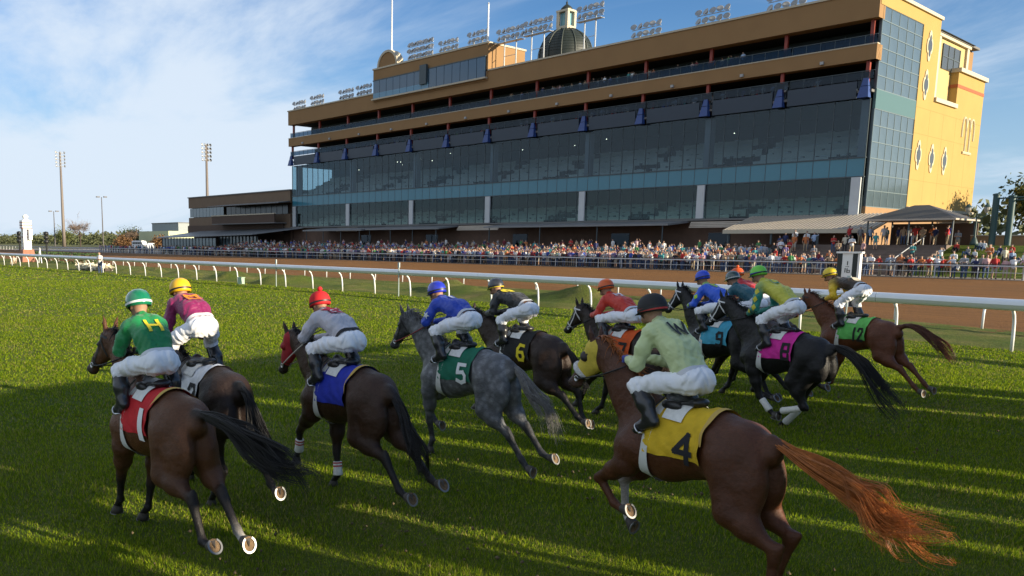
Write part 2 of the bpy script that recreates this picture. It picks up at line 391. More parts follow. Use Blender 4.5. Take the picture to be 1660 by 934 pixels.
# ------------------------------------------------------------------ rails
ALU = mat('rail_white', (.74, .75, .77), .32, var=.05, vscale=2, spec=.5); POSTW = mat('post_white', (.72, .72, .72), .5, var=.06, vscale=6)
def rail_profile(n=14):
    return [(.165*math.cos(2*math.pi*i/n)*(1.0 if math.sin(2*math.pi*i/n) > 0 else .8), .155*math.sin(2*math.pi*i/n)) for i in range(n)]
def build_turf_rail():
    root = empty('track_rail', (-60, 29.8, 0)); tag(root, 'white covered running rail with bent posts along the far edge of the turf', 'rail')
    pr = rail_profile(); step = 5.9; x = 14.
    while x > -190:
        x1 = x-step; V = []; n = len(pr); drop = .012 if int(x) % 3 else 0.
        for xx in (x, x1+.015):
            yy = railY(xx)-.32
            V += [(xx+60, yy+a-29.8, 1.27+b) for a, b in pr]
        m = MB().add(V, [(i, (i+1) % n, n+(i+1) % n, n+i) for i in range(n)]+[tuple(range(n))[::-1], tuple(range(n, 2*n))])
        s = m.obj('rail_section', ALU, root, smooth='auto')
        x = x1
    x = -6.14+2.95*6; pm = None
    while x > -190:
        yb = railY(x)
        if pm is None:
            pm = MB().tube([(0, .0, -.02), (0, -.015, .45), (0, -.06, .8), (0, -.15, 1.0), (0, -.32, 1.14)], .042, 8).mesh('post', POSTW, smooth=True)
        o = link('post', pm, root); o.location = (x+60, yb-29.8, 0); x -= 2.95
build_turf_rail()
def build_inner_rail():
    root = empty('dirt_rail', (-60, 41, 0)); tag(root, 'low white inner rail of the brown dirt track, behind the turf rail', 'rail')
    xs = np.arange(10, -190, -3.1); pm = MB().tube([(0, 0, -.02), (0, .02, .55), (0, .12, .78)], .04, 8).mesh('post', POSTW, smooth=True)
    for x in xs: o = link('post', pm, root); o.location = (x+60, vergeY(x)-41.3, 0)
    for a, b in zip(xs[:-1:2], list(xs[2::2])+[xs[-1]]):
        MB().tube([(a+60, vergeY(a)-41.1, .8), (b+60.02, vergeY(b)-41.1, .8)], .06, 8).obj('rail_section', ALU, root, smooth='auto')
build_inner_rail()
def build_crowd_rail():
    root = empty('crowd_fence', (-100, 88.4, 0)); tag(root, 'grey two bar fence between the dirt track and the spectators', 'fence')
    G = mat('rail_grey', (.55, .55, .55), .4, metal=.2); pm = MB().tube([(0, 0, -.02), (0, 0, 1.18)], .045, 6).mesh('post', G)
    dk = mat('fence_mesh_dark', (.03, .028, .026), .8)
    xs = np.arange(20, -330, -3.3)
    for x in xs: o = link('post', pm, root); o.location = (x+100, 0, 0)
    for a, b in zip(xs[:-1:3], list(xs[3::3])+[xs[-1]]):
        MB().tube([(a+100, -.08, 1.18), (b+100.02, -.08, 1.18)], .07, 6).obj('top_rail', G, root)
        MB().tube([(a+100, 0, .62), (b+100.02, 0, .62)], .03, 5).obj('middle_rail', G, root)
        MB().tube([(a+100, .22, 1.30), (b+100.02, .22, 1.30)], .045, 5).obj('back_rail', dk, root)
build_crowd_rail()
# marker poles on the turf rail
for i, (x, y, h, lab) in enumerate([(-11.9, 31.5, 1.75, 'slim grey green marker pole behind the rail right of the number 12 horse'), (-44.9, 29.35, 1.72, 'slim grey marker pole at the rail left of the red capped jockey'), (-33.1, 29.3, 1.78, 'slim grey marker pole at the rail above the dark bay')]):
    r = empty('marker_pole', (x, y, 0)); tag(r, lab, 'pole', 'marker poles along the rail')
    MB().tube([(0, 0, 0), (0, 0, h)], .03, 8).obj('shaft', mat('pole_grey', (.32, .38, .36), .5), r); MB().box((0, 0, h-.12), (.13, .05, .26)).obj('plate', mat('pole_plate', (.45, .50, .50), .5), r)
r = empty('utility_box', (-49.2, 29.35, 0)); tag(r, 'small pale green utility box on the grass below the rail', 'box'); MB().b2((-.2, -.15, .0), (.2, .15, .42)).obj('cabinet', mat('box_green', (.30, .42, .30), .6), r); MB().b2((-.23, -.18, .42), (.23, .18, .47)).obj('lid', mat('box_green'), r)
# distance pole, black and white with 1/16
def build_pole16():
    r = empty('furlong_pole', (-15.9, 42, 0), R(8)); tag(r, 'black and white striped distance pole marked 1/16 in front of the crowd', 'pole')
    Wh = mat('pole_white', (.78, .78, .76), .5); Bk = mat('pole_black', (.015, .02, .02), .5)
    MB().b2((-.46, -.2, 0), (.46, .2, 2.46)).obj('column', Wh, r); MB().b2((-.53, -.26, 2.46), (.53, .26, 2.54)).obj('cap', Wh, r)
    for x0, x1 in ((-.475, -.27), (.16, .36)): MB().b2((x0, -.215, .02), (x1, .215, 2.455)).obj('stripe', Bk, r)
    m = MB(); y = -.206
    for (a, b, c, d) in ((-.06, 2.10, -.02, 1.92), (-.12, 1.86, .04, 1.84), (-.14, 1.78, -.10, 1.58), (-.06, 1.78, -.02, 1.58), (-.06, 1.60, .08, 1.57), (.05, 1.70, .08, 1.58), (-.06, 1.70, .08, 1.67)):
        m.b2((a, y-.004, d), (c, y, b))
    m.obj('lettering', Bk, r)
build_pole16()
# finish post and the two signal lights beside it
def build_finish():
    r = empty('finish_post', (-118, 37, 0)); tag(r, 'tall white finish post with red bands and brown base at far left', 'post')
    Wh = mat('finish_white', (.78, .77, .75), .5); Rd = mat('finish_red', (.42, .12, .09), .6); Br = mat('finish_brick', (.30, .13, .08), .8, var=.2, vscale=6)
    MB().lathe([(1.35, 0), (1.0, 1.7)], n=4).obj('base', Br, r).rotation_euler = (0, 0, R(45))
    MB().b2((-.5, -.5, 1.7), (.5, .5, 4.5)).obj('shaft', Wh, r)
    for z in (4.5, 4.86, 5.2): MB().b2((-.62, -.62, z), (.62, .62, z+.12)).obj('red_band', Rd, r); MB().b2((-.6, -.6, z+.12), (.6, .6, z+.36)).obj('white_band', Wh, r)
    MB().lathe([(.5, 5.56), (.42, 5.7), (.2, 5.78), (.36, 5.95), (.38, 6.12), (.25, 6.3), (0, 6.38)], n=16).obj('finial', Wh, r, smooth=True)
    for i, ch in enumerate('FINISH'):
        c = bpy.data.curves.new('letter', 'FONT'); c.body = ch; c.size = .5; c.extrude = .01; c.align_x = 'CENTER'
        t = bpy.data.objects.new('t', c); COL.objects.link(t); dg = bpy.context.evaluated_depsgraph_get(); me = bpy.data.meshes.new_from_object(t.evaluated_get(dg)); bpy.data.objects.remove(t)
        me.materials.clear(); me.materials.append(Rd)
        for side in (0, 1):
            o = link('letter', me, r); o.location = (0, -.515, 4.05-.45*i) if side == 0 else (.515, 0, 4.05-.45*i); o.rotation_euler = (R(90), 0, 0 if side == 0 else R(90))
    MB().b2((.5, .1, 3.0), (1.0, .5, 4.4)).obj('camera_box', Wh, r)
    for x, y, h, lab in ((-121, 37, 4.1, 'black signal light on a post left of the finish post'), (-111.9, 37.6, 4.0, 'black signal light on a post right of the finish post')):
        s = empty('signal_light', (x, y, 0)); tag(s, lab, 'light', 'signal lights at the finish'); K = mat('signal_black', (.012, .012, .013), .5)
        MB().tube([(0, 0, 0), (0, 0, h-.3)], .12, 8).obj('pole', K, s)
        for q in range(3): MB().lathe([(0, -.28), (.28, -.2), (.34, 0), (.28, .2), (0, .28)], (0, 0, h-.2-.52*q), 12).obj('lamp_head', K, s, smooth=True)
    a = empty('step_ladder', (-111.0, 36.4, 0)); tag(a, 'small white A frame ladder by the finish post', 'ladder')
    for q in (-1, 1): MB().tube([(q*.55, 0, 0), (q*.06, 0, 1.95)], .06, 6).obj('leg', POSTW, a)
    for q in range(4): MB().tube([(-.46+.11*q, 0, .4+.4*q), (.46-.11*q, 0, .4+.4*q)], .03, 5).obj('rung', POSTW, a)
    sd = MB(); sd.b2((-84, 31.2, 0), (-77, 32.0, .3)); fo = sd.obj('flower_box', mat('box_dark', (.06, .045, .035), .8)); tag(fo, 'long low bed of cream flowers below the rail near the finish', 'planter')
    fl = []; fq = []; g = np.random.default_rng(3)
    for _ in range(1500):
        p = np.array([g.uniform(-84, -77), g.uniform(31.0, 32.0), .1+g.uniform(0, .45)]); a_ = g.normal(size=(2, 3))*.12; k = len(fl); fl += [p-a_[0], p+a_[0], p+a_[1]]; fq.append((k, k+1, k+2))
    o = link('flowers', npmesh('flowers', fl, fq, mat('cream_flowers', (.72, .66, .50), .8)), fo)
    hb = hedge((-112, 39.5, 0), (22, 1.6, 1.3), 1500, mat('hedge_leaf', (.045, .085, .02), .8, var=.4, vscale=3), 5); tag(hb, 'low clipped green hedge beyond the finish post', 'hedge')
def leafcloud(pts, size, g):
    n = len(pts); A = g.normal(size=(n, 3)); A /= np.linalg.norm(A, axis=1, keepdims=True); B = g.normal(size=(n, 3)); B -= A*(A*B).sum(1, keepdims=True); B /= np.linalg.norm(B, axis=1, keepdims=True)
    s = size*g.uniform(.6, 1.4, (n, 1)); V = np.stack([pts-A*s, pts+B*s*.5, pts+A*s, pts-B*s*.5], 1).reshape(-1, 3); F = np.arange(4*n).reshape(n, 4); return V, F
def hedge(c, d, n, m, seed):
    g = np.random.default_rng(seed); P = (g.uniform(-.5, .5, (n, 3)))*np.array(d); k = g.integers(0, 3, n); sgn = g.choice([-.5, .5], n)
    for i in range(n):
        if g.random() < .7: P[i, k[i]] = sgn[i]*d[k[i]] if k[i] != 2 else d[2]*.5
    P[:, 2] += d[2]/2; V, F = leafcloud(P, .14, g); o = link('hedge', npmesh('hedge', V, F, m, smooth=False)); o.location = c; return o
build_finish()
# ------------------------------------------------------------------ grandstand
STUC = mat('stucco_tan', (.27, .155, .066), .9, var=.07, vscale=.35, bump=.12, bscale=14); YEL = mat('stucco_yellow', (.385, .25, .075), .9, var=.05, vscale=.3, bump=.1, bscale=14)
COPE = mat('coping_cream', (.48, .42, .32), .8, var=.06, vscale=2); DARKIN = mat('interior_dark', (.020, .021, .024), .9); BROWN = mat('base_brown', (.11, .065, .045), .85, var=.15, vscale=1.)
SLAB = mat('slab_grey', (.16, .155, .15), .9); MULL = mat('mullion', (.05, .07, .08), .5); BLUE = mat('corbel_blue', (.022, .055, .20), .45, var=.06, vscale=2); RED = mat('post_red', (.26, .035, .02), .5)
COLW = mat('column_pale', (.50, .52, .53), .7, var=.05, vscale=1.)
def glass(name, tint, refl, rough=.03, tr=.6):
    m = bpy.data.materials.new(name); m.use_nodes = True; MATS[name] = m; N = m.node_tree.nodes; L = m.node_tree.links
    for n in list(N): N.remove(n)
    out = N.new('ShaderNodeOutputMaterial'); t = N.new('ShaderNodeBsdfTransparent'); t.inputs[0].default_value = (*[c*tr for c in tint], 1)
    g = N.new('ShaderNodeBsdfGlossy'); g.inputs[0].default_value = (*refl, 1); g.inputs['Roughness'].default_value = rough
    d = N.new('ShaderNodeBsdfDiffuse'); d.inputs[0].default_value = (*[c*.16 for c in tint], 1)
    lw = N.new('ShaderNodeLayerWeight'); pw = N.new('ShaderNodeMath'); pw.operation = 'POWER'; pw.inputs[1].default_value = 4.; L.new(lw.outputs['Facing'], pw.inputs[0])
    fr = N.new('ShaderNodeMath'); fr.operation = 'MULTIPLY_ADD'; fr.inputs[1].default_value = .6; fr.inputs[2].default_value = .03; L.new(pw.outputs[0], fr.inputs[0])
    tc = N.new('ShaderNodeTexCoord'); nz = N.new('ShaderNodeTexNoise'); nz.inputs['Scale'].default_value = .35; L.new(tc.outputs['Object'], nz.inputs['Vector'])
    bp = N.new('ShaderNodeBump'); bp.inputs['Strength'].default_value = .08; bp.inputs['Distance'].default_value = .05; L.new(nz.outputs['Fac'], bp.inputs['Height']); L.new(bp.outputs[0], g.inputs['Normal'])
    m1 = N.new('ShaderNodeMixShader'); m1.inputs[0].default_value = .025; L.new(t.outputs[0], m1.inputs[1]); L.new(d.outputs[0], m1.inputs[2])
    m2 = N.new('ShaderNodeMixShader'); L.new(fr.outputs[0], m2.inputs[0]); L.new(m1.outputs[0], m2.inputs[1]); L.new(g.outputs[0], m2.inputs[2])
    ml = N.new('ShaderNodeMath'); ml.operation = 'MULTIPLY'; ml.inputs[1].default_value = 1.0; L.new(fr.outputs[0], ml.inputs[0]); L.new(ml.outputs[0], m2.inputs[0])
    L.new(m2.outputs[0], out.inputs[0]); return m
GL_UP = glass('glass_upper', (.72, .82, .88), (.75, .85, .9), tr=.95); GL_LO = glass('glass_lower', (.74, .86, .88), (.8, .9, .9), tr=.95)
TEAL = mat('spandrel_teal', (.035, .17, .235), .16, var=.05, vscale=.5, spec=.6); GL_END = mat('end_glass', (.075, .105, .125), .12, var=.12, vscale=.4, spec=.8); GL_DK = glass('glass_terrace', (.4, .5, .6), (.7, .8, .9), tr=.7)
TEAL2 = mat('spandrel_pale', (.075, .14, .135), .3)
YF, XL, XR = 112.3, -165.2, -41.5
def build_stand():
    r = empty('grandstand', (XR, YF, 0)); tag(r, 'huge tan and yellow racecourse grandstand with dark blue glass front and dome', 'grandstand')
    def B(name, lo, hi, m, par=None):
        return MB().b2([lo[0]-XR, lo[1]-YF, lo[2]], [hi[0]-XR, hi[1]-YF, hi[2]]).obj(name, m, par or r)
    # solid bands
    B('roof_parapet', (XL, YF-.6, 29.6), (XR+.0, YF+1.2, 32.6), STUC); B('coping', (XL-.15, YF-.75, 32.6), (XR+.12, YF+1.3, 32.85), COPE)
    B('terrace_band', (XL, YF-.55, 24.85), (XR+.1, YF+1.0, 26.6), STUC); B('roof', (XL+.1, YF+1.2, 31.6), (XR-.5, YF+39, 31.9), SLAB)
    B('coping', (XL, YF-.62, 26.6), (XR+.12, YF+.2, 26.72), COPE)
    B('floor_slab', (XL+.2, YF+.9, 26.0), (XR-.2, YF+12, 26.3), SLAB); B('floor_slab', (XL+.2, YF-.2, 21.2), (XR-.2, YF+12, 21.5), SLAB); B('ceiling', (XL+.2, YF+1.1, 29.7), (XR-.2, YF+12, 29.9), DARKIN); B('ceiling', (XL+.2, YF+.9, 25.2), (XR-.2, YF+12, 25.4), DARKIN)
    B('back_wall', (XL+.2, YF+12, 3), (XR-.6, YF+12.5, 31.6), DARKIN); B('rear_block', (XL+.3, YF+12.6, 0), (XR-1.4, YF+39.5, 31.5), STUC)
    # set back glazing of the two open terraces
    wp = MB().b2((-1.1, -.04, 0), (1.1, .04, 2.6)).mesh('window', GL_DK); wf = MB().b2((-.05, -.06, 0), (.05, .06, 2.9)).mesh('mullion', mat('mullion_pale', (.10, .13, .15), .5))
    for zf, dep in ((26.3, 5.0), (21.5, 6.0)):
        B('inner_wall', (XL+.4, YF+dep+.6, zf), (XR-2.4, YF+dep+.9, zf+3.3), mat('inner_wall', (.035, .045, .055), .6))
        for i in range(50):
            x = XL+3+i*2.42
            o = link('window', wp, r); o.location = (x-XR, dep, zf+.1)
            if i % 3 == 0: o = link('mullion', wf, r); o.location = (x-XR-1.2, dep-.1, zf)
    # rails of the terraces
    for zf in (26.72, 22.6):
        for i in range(12):
            a = XL+.5+i*10.3; b = min(a+10.2, XR)
            m = MB(); m.b2((a-XR, -.35, zf+1.0), (b-XR, -.27, zf+1.08))
            for q in range(6): m.b2((a-XR+q*1.7, -.34, zf), (a-XR+q*1.7+.05, -.28, zf+1.0))
            m.obj('terrace_railing', MULL, r)
            B('railing_glass', (a+.1, YF-.32, zf+.08), (b-.1, YF-.30, zf+.95), GL_DK)
    # red posts and blue corbels
    pm = MB().b2((-.2, -.2, 0), (.2, .2, 3.2)).mesh('red_post', RED)
    low = MB().add([(-.80, -1.0, 0), (.80, -1.0, 0), (.80, .0, 0), (-.80, .0, 0), (-.55, -.65, 1.45), (.55, -.65, 1.45), (.55, .0, 1.45), (-.55, .0, 1.45)], [(0, 3, 2, 1), (4, 5, 6, 7), (0, 1, 5, 4), (1, 2, 6, 5), (2, 3, 7, 6), (3, 0, 4, 7)]).mesh('corbel', BLUE)
    top = MB().add([(-.52, -.62, 1.52), (.52, -.62, 1.52), (.52, .0, 1.52), (-.52, .0, 1.52), (-.34, -.40, 2.5), (.34, -.40, 2.5), (.34, .0, 2.5), (-.34, .0, 2.5)], [(0, 3, 2, 1), (4, 5, 6, 7), (0, 1, 5, 4), (1, 2, 6, 5), (2, 3, 7, 6), (3, 0, 4, 7)]).mesh('corbel_top', BLUE)
    for i in range(13):
        x = -42.4-10.17*i
        o = link('red_post', pm, r); o.location = (x-XR, .45, 26.4)
        o = link('red_post', pm, r); o.location = (x-XR, .1, 22.0)
        c = link('corbel', low, r); c.scale = (.78, .85, .92); c.location = (x-XR, -.1, 20.5); t = link('corbel_top', top, c)
        if i < 12: B('terrace_panel', (x-9.2, YF-.3, 20.55), (x-.97, YF-.05, 22.55), mat('panel_slate', (.018, .030, .050), .4, var=.06, vscale=1.))
    # glazed front: three tiers of panes
    n = 61; w_ = (XR-.4-XL-.4)/n
    for z0, z1, gm, nm in ((13.62, 20.5, GL_UP, 'pane'), (11.32, 13.55, TEAL, 'spandrel_pane'), (6.7, 11.25, GL_LO, 'pane')):
        me = MB().b2((-w_/2+.03, -.03, z0), (w_/2-.03, .03, z1)).mesh(nm, gm)
        for i in range(n): o = link(nm, me, r); o.location = (XL+.4+(i+.5)*w_-XR, .2, 0)
    mm = MB().b2((-.035, -.07, 6.6), (.035, .07, 20.5)).mesh('mullion', MULL)
    for i in range(n+1): o = link('mullion', mm, r); o.location = (XL+.4+i*w_-XR, .22, 0)
    for z in (6.55, 11.28, 13.58): B('transom', (XL+.3, YF+.05, z-.09), (XR-.3, YF+.35, z+.05), MULL)
    for i in range(7):
        x = max(-42.6-20.2*i, XL+.6)
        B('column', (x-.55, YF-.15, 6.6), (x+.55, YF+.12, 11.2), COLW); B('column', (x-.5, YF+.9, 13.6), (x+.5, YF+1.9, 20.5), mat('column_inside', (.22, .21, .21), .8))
    # seating tiers behind the glass
    TB = mat('tier_front', (.50, .45, .37), .8, var=.1, vscale=1.); SE = mat('seat_dark', (.03, .032, .036), .7); TBL = mat('table_white', (.55, .54, .50), .7)
    g = np.random.default_rng(11)
    for base, cnt, dz, dy in ((13.6, 5, 1.0, 2.1), (6.6, 4, .75, 2.4)):
        B('floor_slab', (XL+.5, YF+.5, base-.35), (XR-1.7, YF+12, base-.05), SLAB)
        for i in range(cnt):
            y = YF+1.9+dy*i; z = base+dz*i
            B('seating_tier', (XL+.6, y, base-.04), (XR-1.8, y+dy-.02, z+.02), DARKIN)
            for q in range(8):
                a = XL+1.5+q*15.3; B('tier_front', (a, y-.06, z-.38), (a+g.uniform(9, 14.6), y-.01, z+.55), TB)
            m = MB(); mt = MB()
            for q in range(90):
                x = XL+1.2+q*1.34+g.uniform(-.3, .3); s = g.uniform(.28, .42)
                m.b2((x-XR-s/2, y-YF+.5, z), (x-XR+s/2, y-YF+.75, z+g.uniform(.45, .85)))
                if q % 2: mt.b2((x-XR-.5, y-YF+.1, z+.62), (x-XR+.25, y-YF+.5, z+.68))
            m.obj('seat_row', SE, r)['kind'] = 'stuff'; mt.obj('table_row', TBL, r)['kind'] = 'stuff'
    lm = MB().lathe([(.05, -.03), (.05, .03)], n=8).mesh('ceiling_lamp', mat('lamp_warm', (1., .86, .6), emit=6.))
    for i in range(14):
        o = link('ceiling_lamp', lm, r); o.location = (g.uniform(XL+6, XR-4)-XR, g.uniform(2, 9), g.uniform(18.2, 19.8))
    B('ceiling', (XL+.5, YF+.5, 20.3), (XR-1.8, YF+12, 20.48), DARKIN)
    # base, awnings
    B('base_wall', (XL+.3, YF+.6, 0), (XR-.5, YF+1.2, 6.5), BROWN); B('base_soffit', (XL+.2, YF-.4, 6.3), (XR-.2, YF+.8, 6.52), SLAB)
    AW = mat('awning_grey', (.20, .20, .20), .6, var=.08, vscale=1.); AWL = mat('awning_ribbed', (.46, .40, .33), .5, var=.08, vscale=1.)
    for (a, b, zf, zb, d, m_) in ((-152, -131.6, 5.6, 6.2, 6, AW), (-131.1, -110.1, 5.7, 6.3, 5.4, AW), (-98.9, -64.3, 5.8, 6.35, 5.6, AW)):
        MB().add([(a-XR, -d, zf), (b-XR, -d, zf), (b-XR, .5, zb), (a-XR, .5, zb), (a-XR, -d, zf-.25), (b-XR, -d, zf-.25), (b-XR, .5, zb-.25), (a-XR, .5, zb-.25)], [(0, 1, 2, 3), (7, 6, 5, 4), (0, 4, 5, 1), (1, 5, 6, 2), (2, 6, 7, 3), (3, 7, 4, 0)]).obj('awning', m_, r)
        for q in range(4): B('awning_post', (a+1+(b-a-2)*q/3-.06, YF-d+.3, 1.5), (a+1+(b-a-2)*q/3+.06, YF-d+.42, zf-.2), MULL)
    for (a, b) in ((-109.5, -99.5), (-63.6, -55.6), (-146, -139)):
        for q in range(4): B('louvre', (a, YF-.9-.14*q, 5.95-.22*q), (b, YF-.75-.14*q, 6.12-.22*q), AWL)
    a, b = -55.3, -37.5; m = MB(); nr = 40
    for q in range(nr):
        x0 = a+(b-a)*q/nr; x1 = a+(b-a)*(q+.55)/nr; x2 = a+(b-a)*(q+1)/nr
        for (xa, xb, up) in ((x0, x1, .10), (x1, x2, 0.)):
            m.add([(xa-XR, -7.4, 4.75+up), (xb-XR, -7.4, 4.75+up), (xb-XR, .45, 6.75+up), (xa-XR, .45, 6.75+up), (xa-XR, -7.4, 4.6), (xb-XR, -7.4, 4.6), (xb-XR, .45, 6.6), (xa-XR, .45, 6.6)], [(0, 1, 2, 3), (7, 6, 5, 4), (0, 4, 5, 1), (1, 5, 6, 2), (2, 6, 7, 3), (3, 7, 4, 0)])
    m.obj('ribbed_awning', AWL, r); B('fascia', (a, YF-7.5, 4.35), (b, YF-7.38, 4.82), COPE)
    for q in range(4): B('awning_post', (a+.6+(b-a-1.2)*q/3-.1, YF-7.2, 3), (a+.6+(b-a-1.2)*q/3+.1, YF-7.0, 4.6), MULL)
    for x in (-60, -76, -96, -118, -138): B('door', (x-1.6, YF+.5, 1.8), (x+1.6, YF+.58, 4.6), GL_DK)
    # end wall facing +X
    def E(name, y0, y1, z0, z1, m, d0=-.4, d1=0., par=None): return MB().b2((d0, y0-YF, z0), (d1, y1-YF, z1)).obj(name, m, par or r)
    E('end_wall', 126.3, 132.5, 8.0, 32.6, YEL, -1.2, .05); E('end_wall', 132.5, 141.4, 8.0, 22.2, YEL, -1.2, .05); E('end_wall', 141.4, 153.3, 8.0, 27.2, YEL, -8, .05)
    E('coping', 112.0, 132.6, 32.6, 33.0, COPE, -.3, .3); E('coping', 141.2, 153.6, 27.2, 27.75, COPE, -8.2, .4); E('sill', 132.5, 141.4, 22.2, 22.75, COPE, -1.0, .35)
    E('end_band', 112.0, 126.3, 31.1, 32.6, YEL, -.9, .05); E('stripe', 141.3, 153.35, 25.1, 25.55, mat('stripe_maroon', (.30, .085, .03), .8), -8.05, .09)
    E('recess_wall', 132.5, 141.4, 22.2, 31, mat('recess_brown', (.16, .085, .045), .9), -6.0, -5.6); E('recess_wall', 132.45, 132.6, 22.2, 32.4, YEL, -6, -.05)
    E('base_trim', 126.2, 153.6, 7.7, 8.1, COPE, -.5, .35); E('end_base', 112.9, 153.2, 0, 7.7, mat('base_tan', (.30, .175, .085), .9, var=.06, vscale=.5), -1.2, 0.)
    E('corner_band', 111.72, 112.9, 24.85, 26.6, STUC, -1.0, .1)
    ym, y0g, y1g = 0, 113.0, 126.3
    for z0, z1, rows, cols in ((21.6, 31.1, 6, 5), (7.7, 19.3, 6, 6)):
        hh = (z1-z0)/rows; ww = (y1g-y0g)/cols; me = MB().b2((-.1, -ww/2+.05, -hh/2+.05), (-.04, ww/2-.05, hh/2-.05)).mesh('pane', GL_END)
        for i in range(rows):
            for q in range(cols): o = link('pane', me, r); o.location = (0, y0g+(q+.5)*ww-YF, z0+(i+.5)*hh)
        E('pane_backing', y0g, y1g, z0, z1, MULL, -.35, -.11)
        for q in range(cols+1): E('mullion', y0g+q*ww-.04, y0g+q*ww+.04, z0, z1, mat('mullion_light', (.14, .18, .19), .4), -.12, .0)
        for i in range(rows+1): E('transom', y0g+.05, y1g-.05, z0+i*hh-.05, z0+i*hh+.05, mat('mullion_light'), -.11, .005)
    E('spandrel', y0g, y1g, 19.35, 21.55, TEAL2, -.3, .02)
    JT = mat('stucco_joint', (.30, .18, .05), .9)
    for z_ in (11.6, 17.6, 20.9): E('joint', 126.35, 153.25, z_, z_+.05, JT, .04, .055)
    for y_ in (131.6, 136.9, 142.2, 147.5): E('joint', y_, y_+.05, 8.2, 20.9, JT, .04, .0545)
    # quatrefoil windows, arches
    def quat(y, z, s=1.):
        def ring(k, t):
            pts = []
            for i in range(40):
                a = 2*math.pi*i/40; rr = .62+.30*abs(math.cos(2*a))**.8
                pts.append((k*rr*.72*math.cos(a)*s, k*rr*1.32*math.sin(a)*s))
            return [(y-YF+p, z+q) for p, q in pts]
        wn = MB().prism(ring(1.34, 0), .0, .16, ax='x').obj('quatrefoil_window', mat('moulding_cream', (.52, .45, .30), .8), r)
        MB().prism(ring(.95, 0), .10, .18, ax='x').obj('pane', mat('quat_glass', (.06, .065, .065), .25), wn)
    for y, z in ((128.8, 28.8), (128.7, 23.9), (128.5, 14.9), (133.6, 14.8), (138.8, 14.8)): quat(y, z, 1.2)
    ar = MB()
    for i in range(3):
        c = 145.9+1.75*i; rad = .86
        ar.tube([(.09, c-YF-rad*math.cos(a), 19.6+rad*2.1*math.sin(a)) for a in np.linspace(0, math.pi, 13)], .15, 6)
        ar.tube([(.09, c-YF-rad, 19.6), (.09, c-YF-rad, 16.6 if i else 18.6)], .15, 6)
    ar.tube([(.09, 145.9+3.5+.86-YF, 19.6), (.09, 145.9+3.5+.86-YF, 18.4)], .15, 6); ar.tube([(.09, 145.9-YF, 16.5), (.09, 149.6-YF, 16.5)], .2, 6)
    ar.obj('arch_moulding', mat('moulding_cream'), r)
    # belvedere tower in the recess
    bv = empty('belvedere', (0, 0, 0)); bv.parent = r
    bx0, bx1, by0, by1 = -6.8, -1.0, 134.6-YF, 147.6-YF
    MB().b2((bx0, by0, 22.3), (bx1, by1, 31.2)).obj('tower_wall', mat('tower_cream', (.46, .34, .15), .85), bv); MB().b2((bx0-.4, by0-.4, 31.2), (bx1+.4, by1+.4, 31.75)).obj('cornice', COPE, bv)
    MB().add([(bx0-.8, by0-.8, 31.75), (bx1+.8, by0-.8, 31.75), (bx1+.8, by1+.8, 31.75), (bx0-.8, by1+.8, 31.75), ((bx0+bx1)/2, (by0+by1)/2, 32.6)], [(0, 3, 2, 1), (0, 1, 4), (1, 2, 4), (2, 3, 4), (3, 0, 4)]).obj('roof', mat('tower_roof', (.05, .06, .055), .6), bv)
    for y_ in (by0+.5, by1-.5): MB().b2((bx1+.0, y_-.45, 22.3), (bx1+.3, y_+.45, 31.2)).obj('pilaster', COPE, bv)
    MB().b2((bx1, by0+2.6, 27.3), (bx1+.12, by1-3.4, 30.6)).obj('window', mat('quat_glass'), bv)
    for q in range(4): MB().b2((bx1+.05, by0+2.6+(by1-by0-6)*q/3-.1, 27.3), (bx1+.18, by0+2.6+(by1-by0-6)*q/3+.1, 30.6)).obj('mullion', MULL, bv)
    MB().b2((bx1+.05, by0+2.6, 28.9), (bx1+.17, by1-3.4, 29.05)).obj('transom', MULL, bv)
    # left end
    MB().b2((XL-XR-.1, .4, 6.5), (XL-XR+.1, 12, 20.5)).obj('end_pane', GL_LO, r); MB().b2((XL-XR-.12, .0, 0), (XL-XR+.2, 12, 6.5)).obj('end_base', BROWN, r)
    MB().b2((XL-XR-.02, 12, 0), (XL-XR+.4, 39, 32.4)).obj('end_wall', STUC, r)
    # press box on the roof
    pb = empty('press_box', (0, 0, 0)); pb.parent = r; px0, px1 = -134.4-XR, -103.4-XR
    MB().b2((px0, -.75, 31.0), (px1, 9, 37.2)).obj('wall', STUC, pb); MB().b2((px0-.15, -.9, 37.2), (px1+.15, 9.2, 37.5)).obj('coping', COPE, pb)
    nb = 15; ww = (px1-px0-.6)/nb
    for i in range(nb):
        x = px0+.3+ww*i
        MB().add([(x+.05, -1.05, 31.6), (x+ww-.05, -1.05, 31.6), (x+ww-.05, -1.05, 35.0), (x+.05, -1.05, 35.0), (x+.05, -.72, 31.6), (x+ww-.05, -.72, 31.6), (x+ww-.05, -.72, 35.0), (x+.05, -.72, 35.0)], [(0, 1, 2, 3), (0, 4, 5, 1), (1, 5, 6, 2), (2, 6, 7, 3), (3, 7, 4, 0)]).obj('pane', mat('press_glass', (.045, .085, .13), .1, spec=.9), pb)
        if i < 8: MB().b2((x+.04, -1.09, 31.6), (x+ww-.04, -1.04, 32.6)).obj('lower_pane', mat('press_pane_pale', (.12, .25, .36), .2), pb)
    MB().b2((px0, -1.3, 31.3), (px1, -.7, 31.58)).obj('ledge', COPE, pb); MB().b2((px0+.2, -1.12, 35.0), (px1-.2, -.74, 35.15)).obj('ledge', MULL, pb)
    MB().b2((px0+14.4, -1.5, 32.4), (px0+16.2, -1.0, 35.9)).obj('camera_bay', MULL, pb)
    pts = [(px0+4.4+2.7*math.cos(a), 37.4+2.6*math.sin(a)) for a in np.linspace(0, math.pi, 17)]
    MB().prism(pts, -.8, .6).obj('arched_gable', STUC, pb)
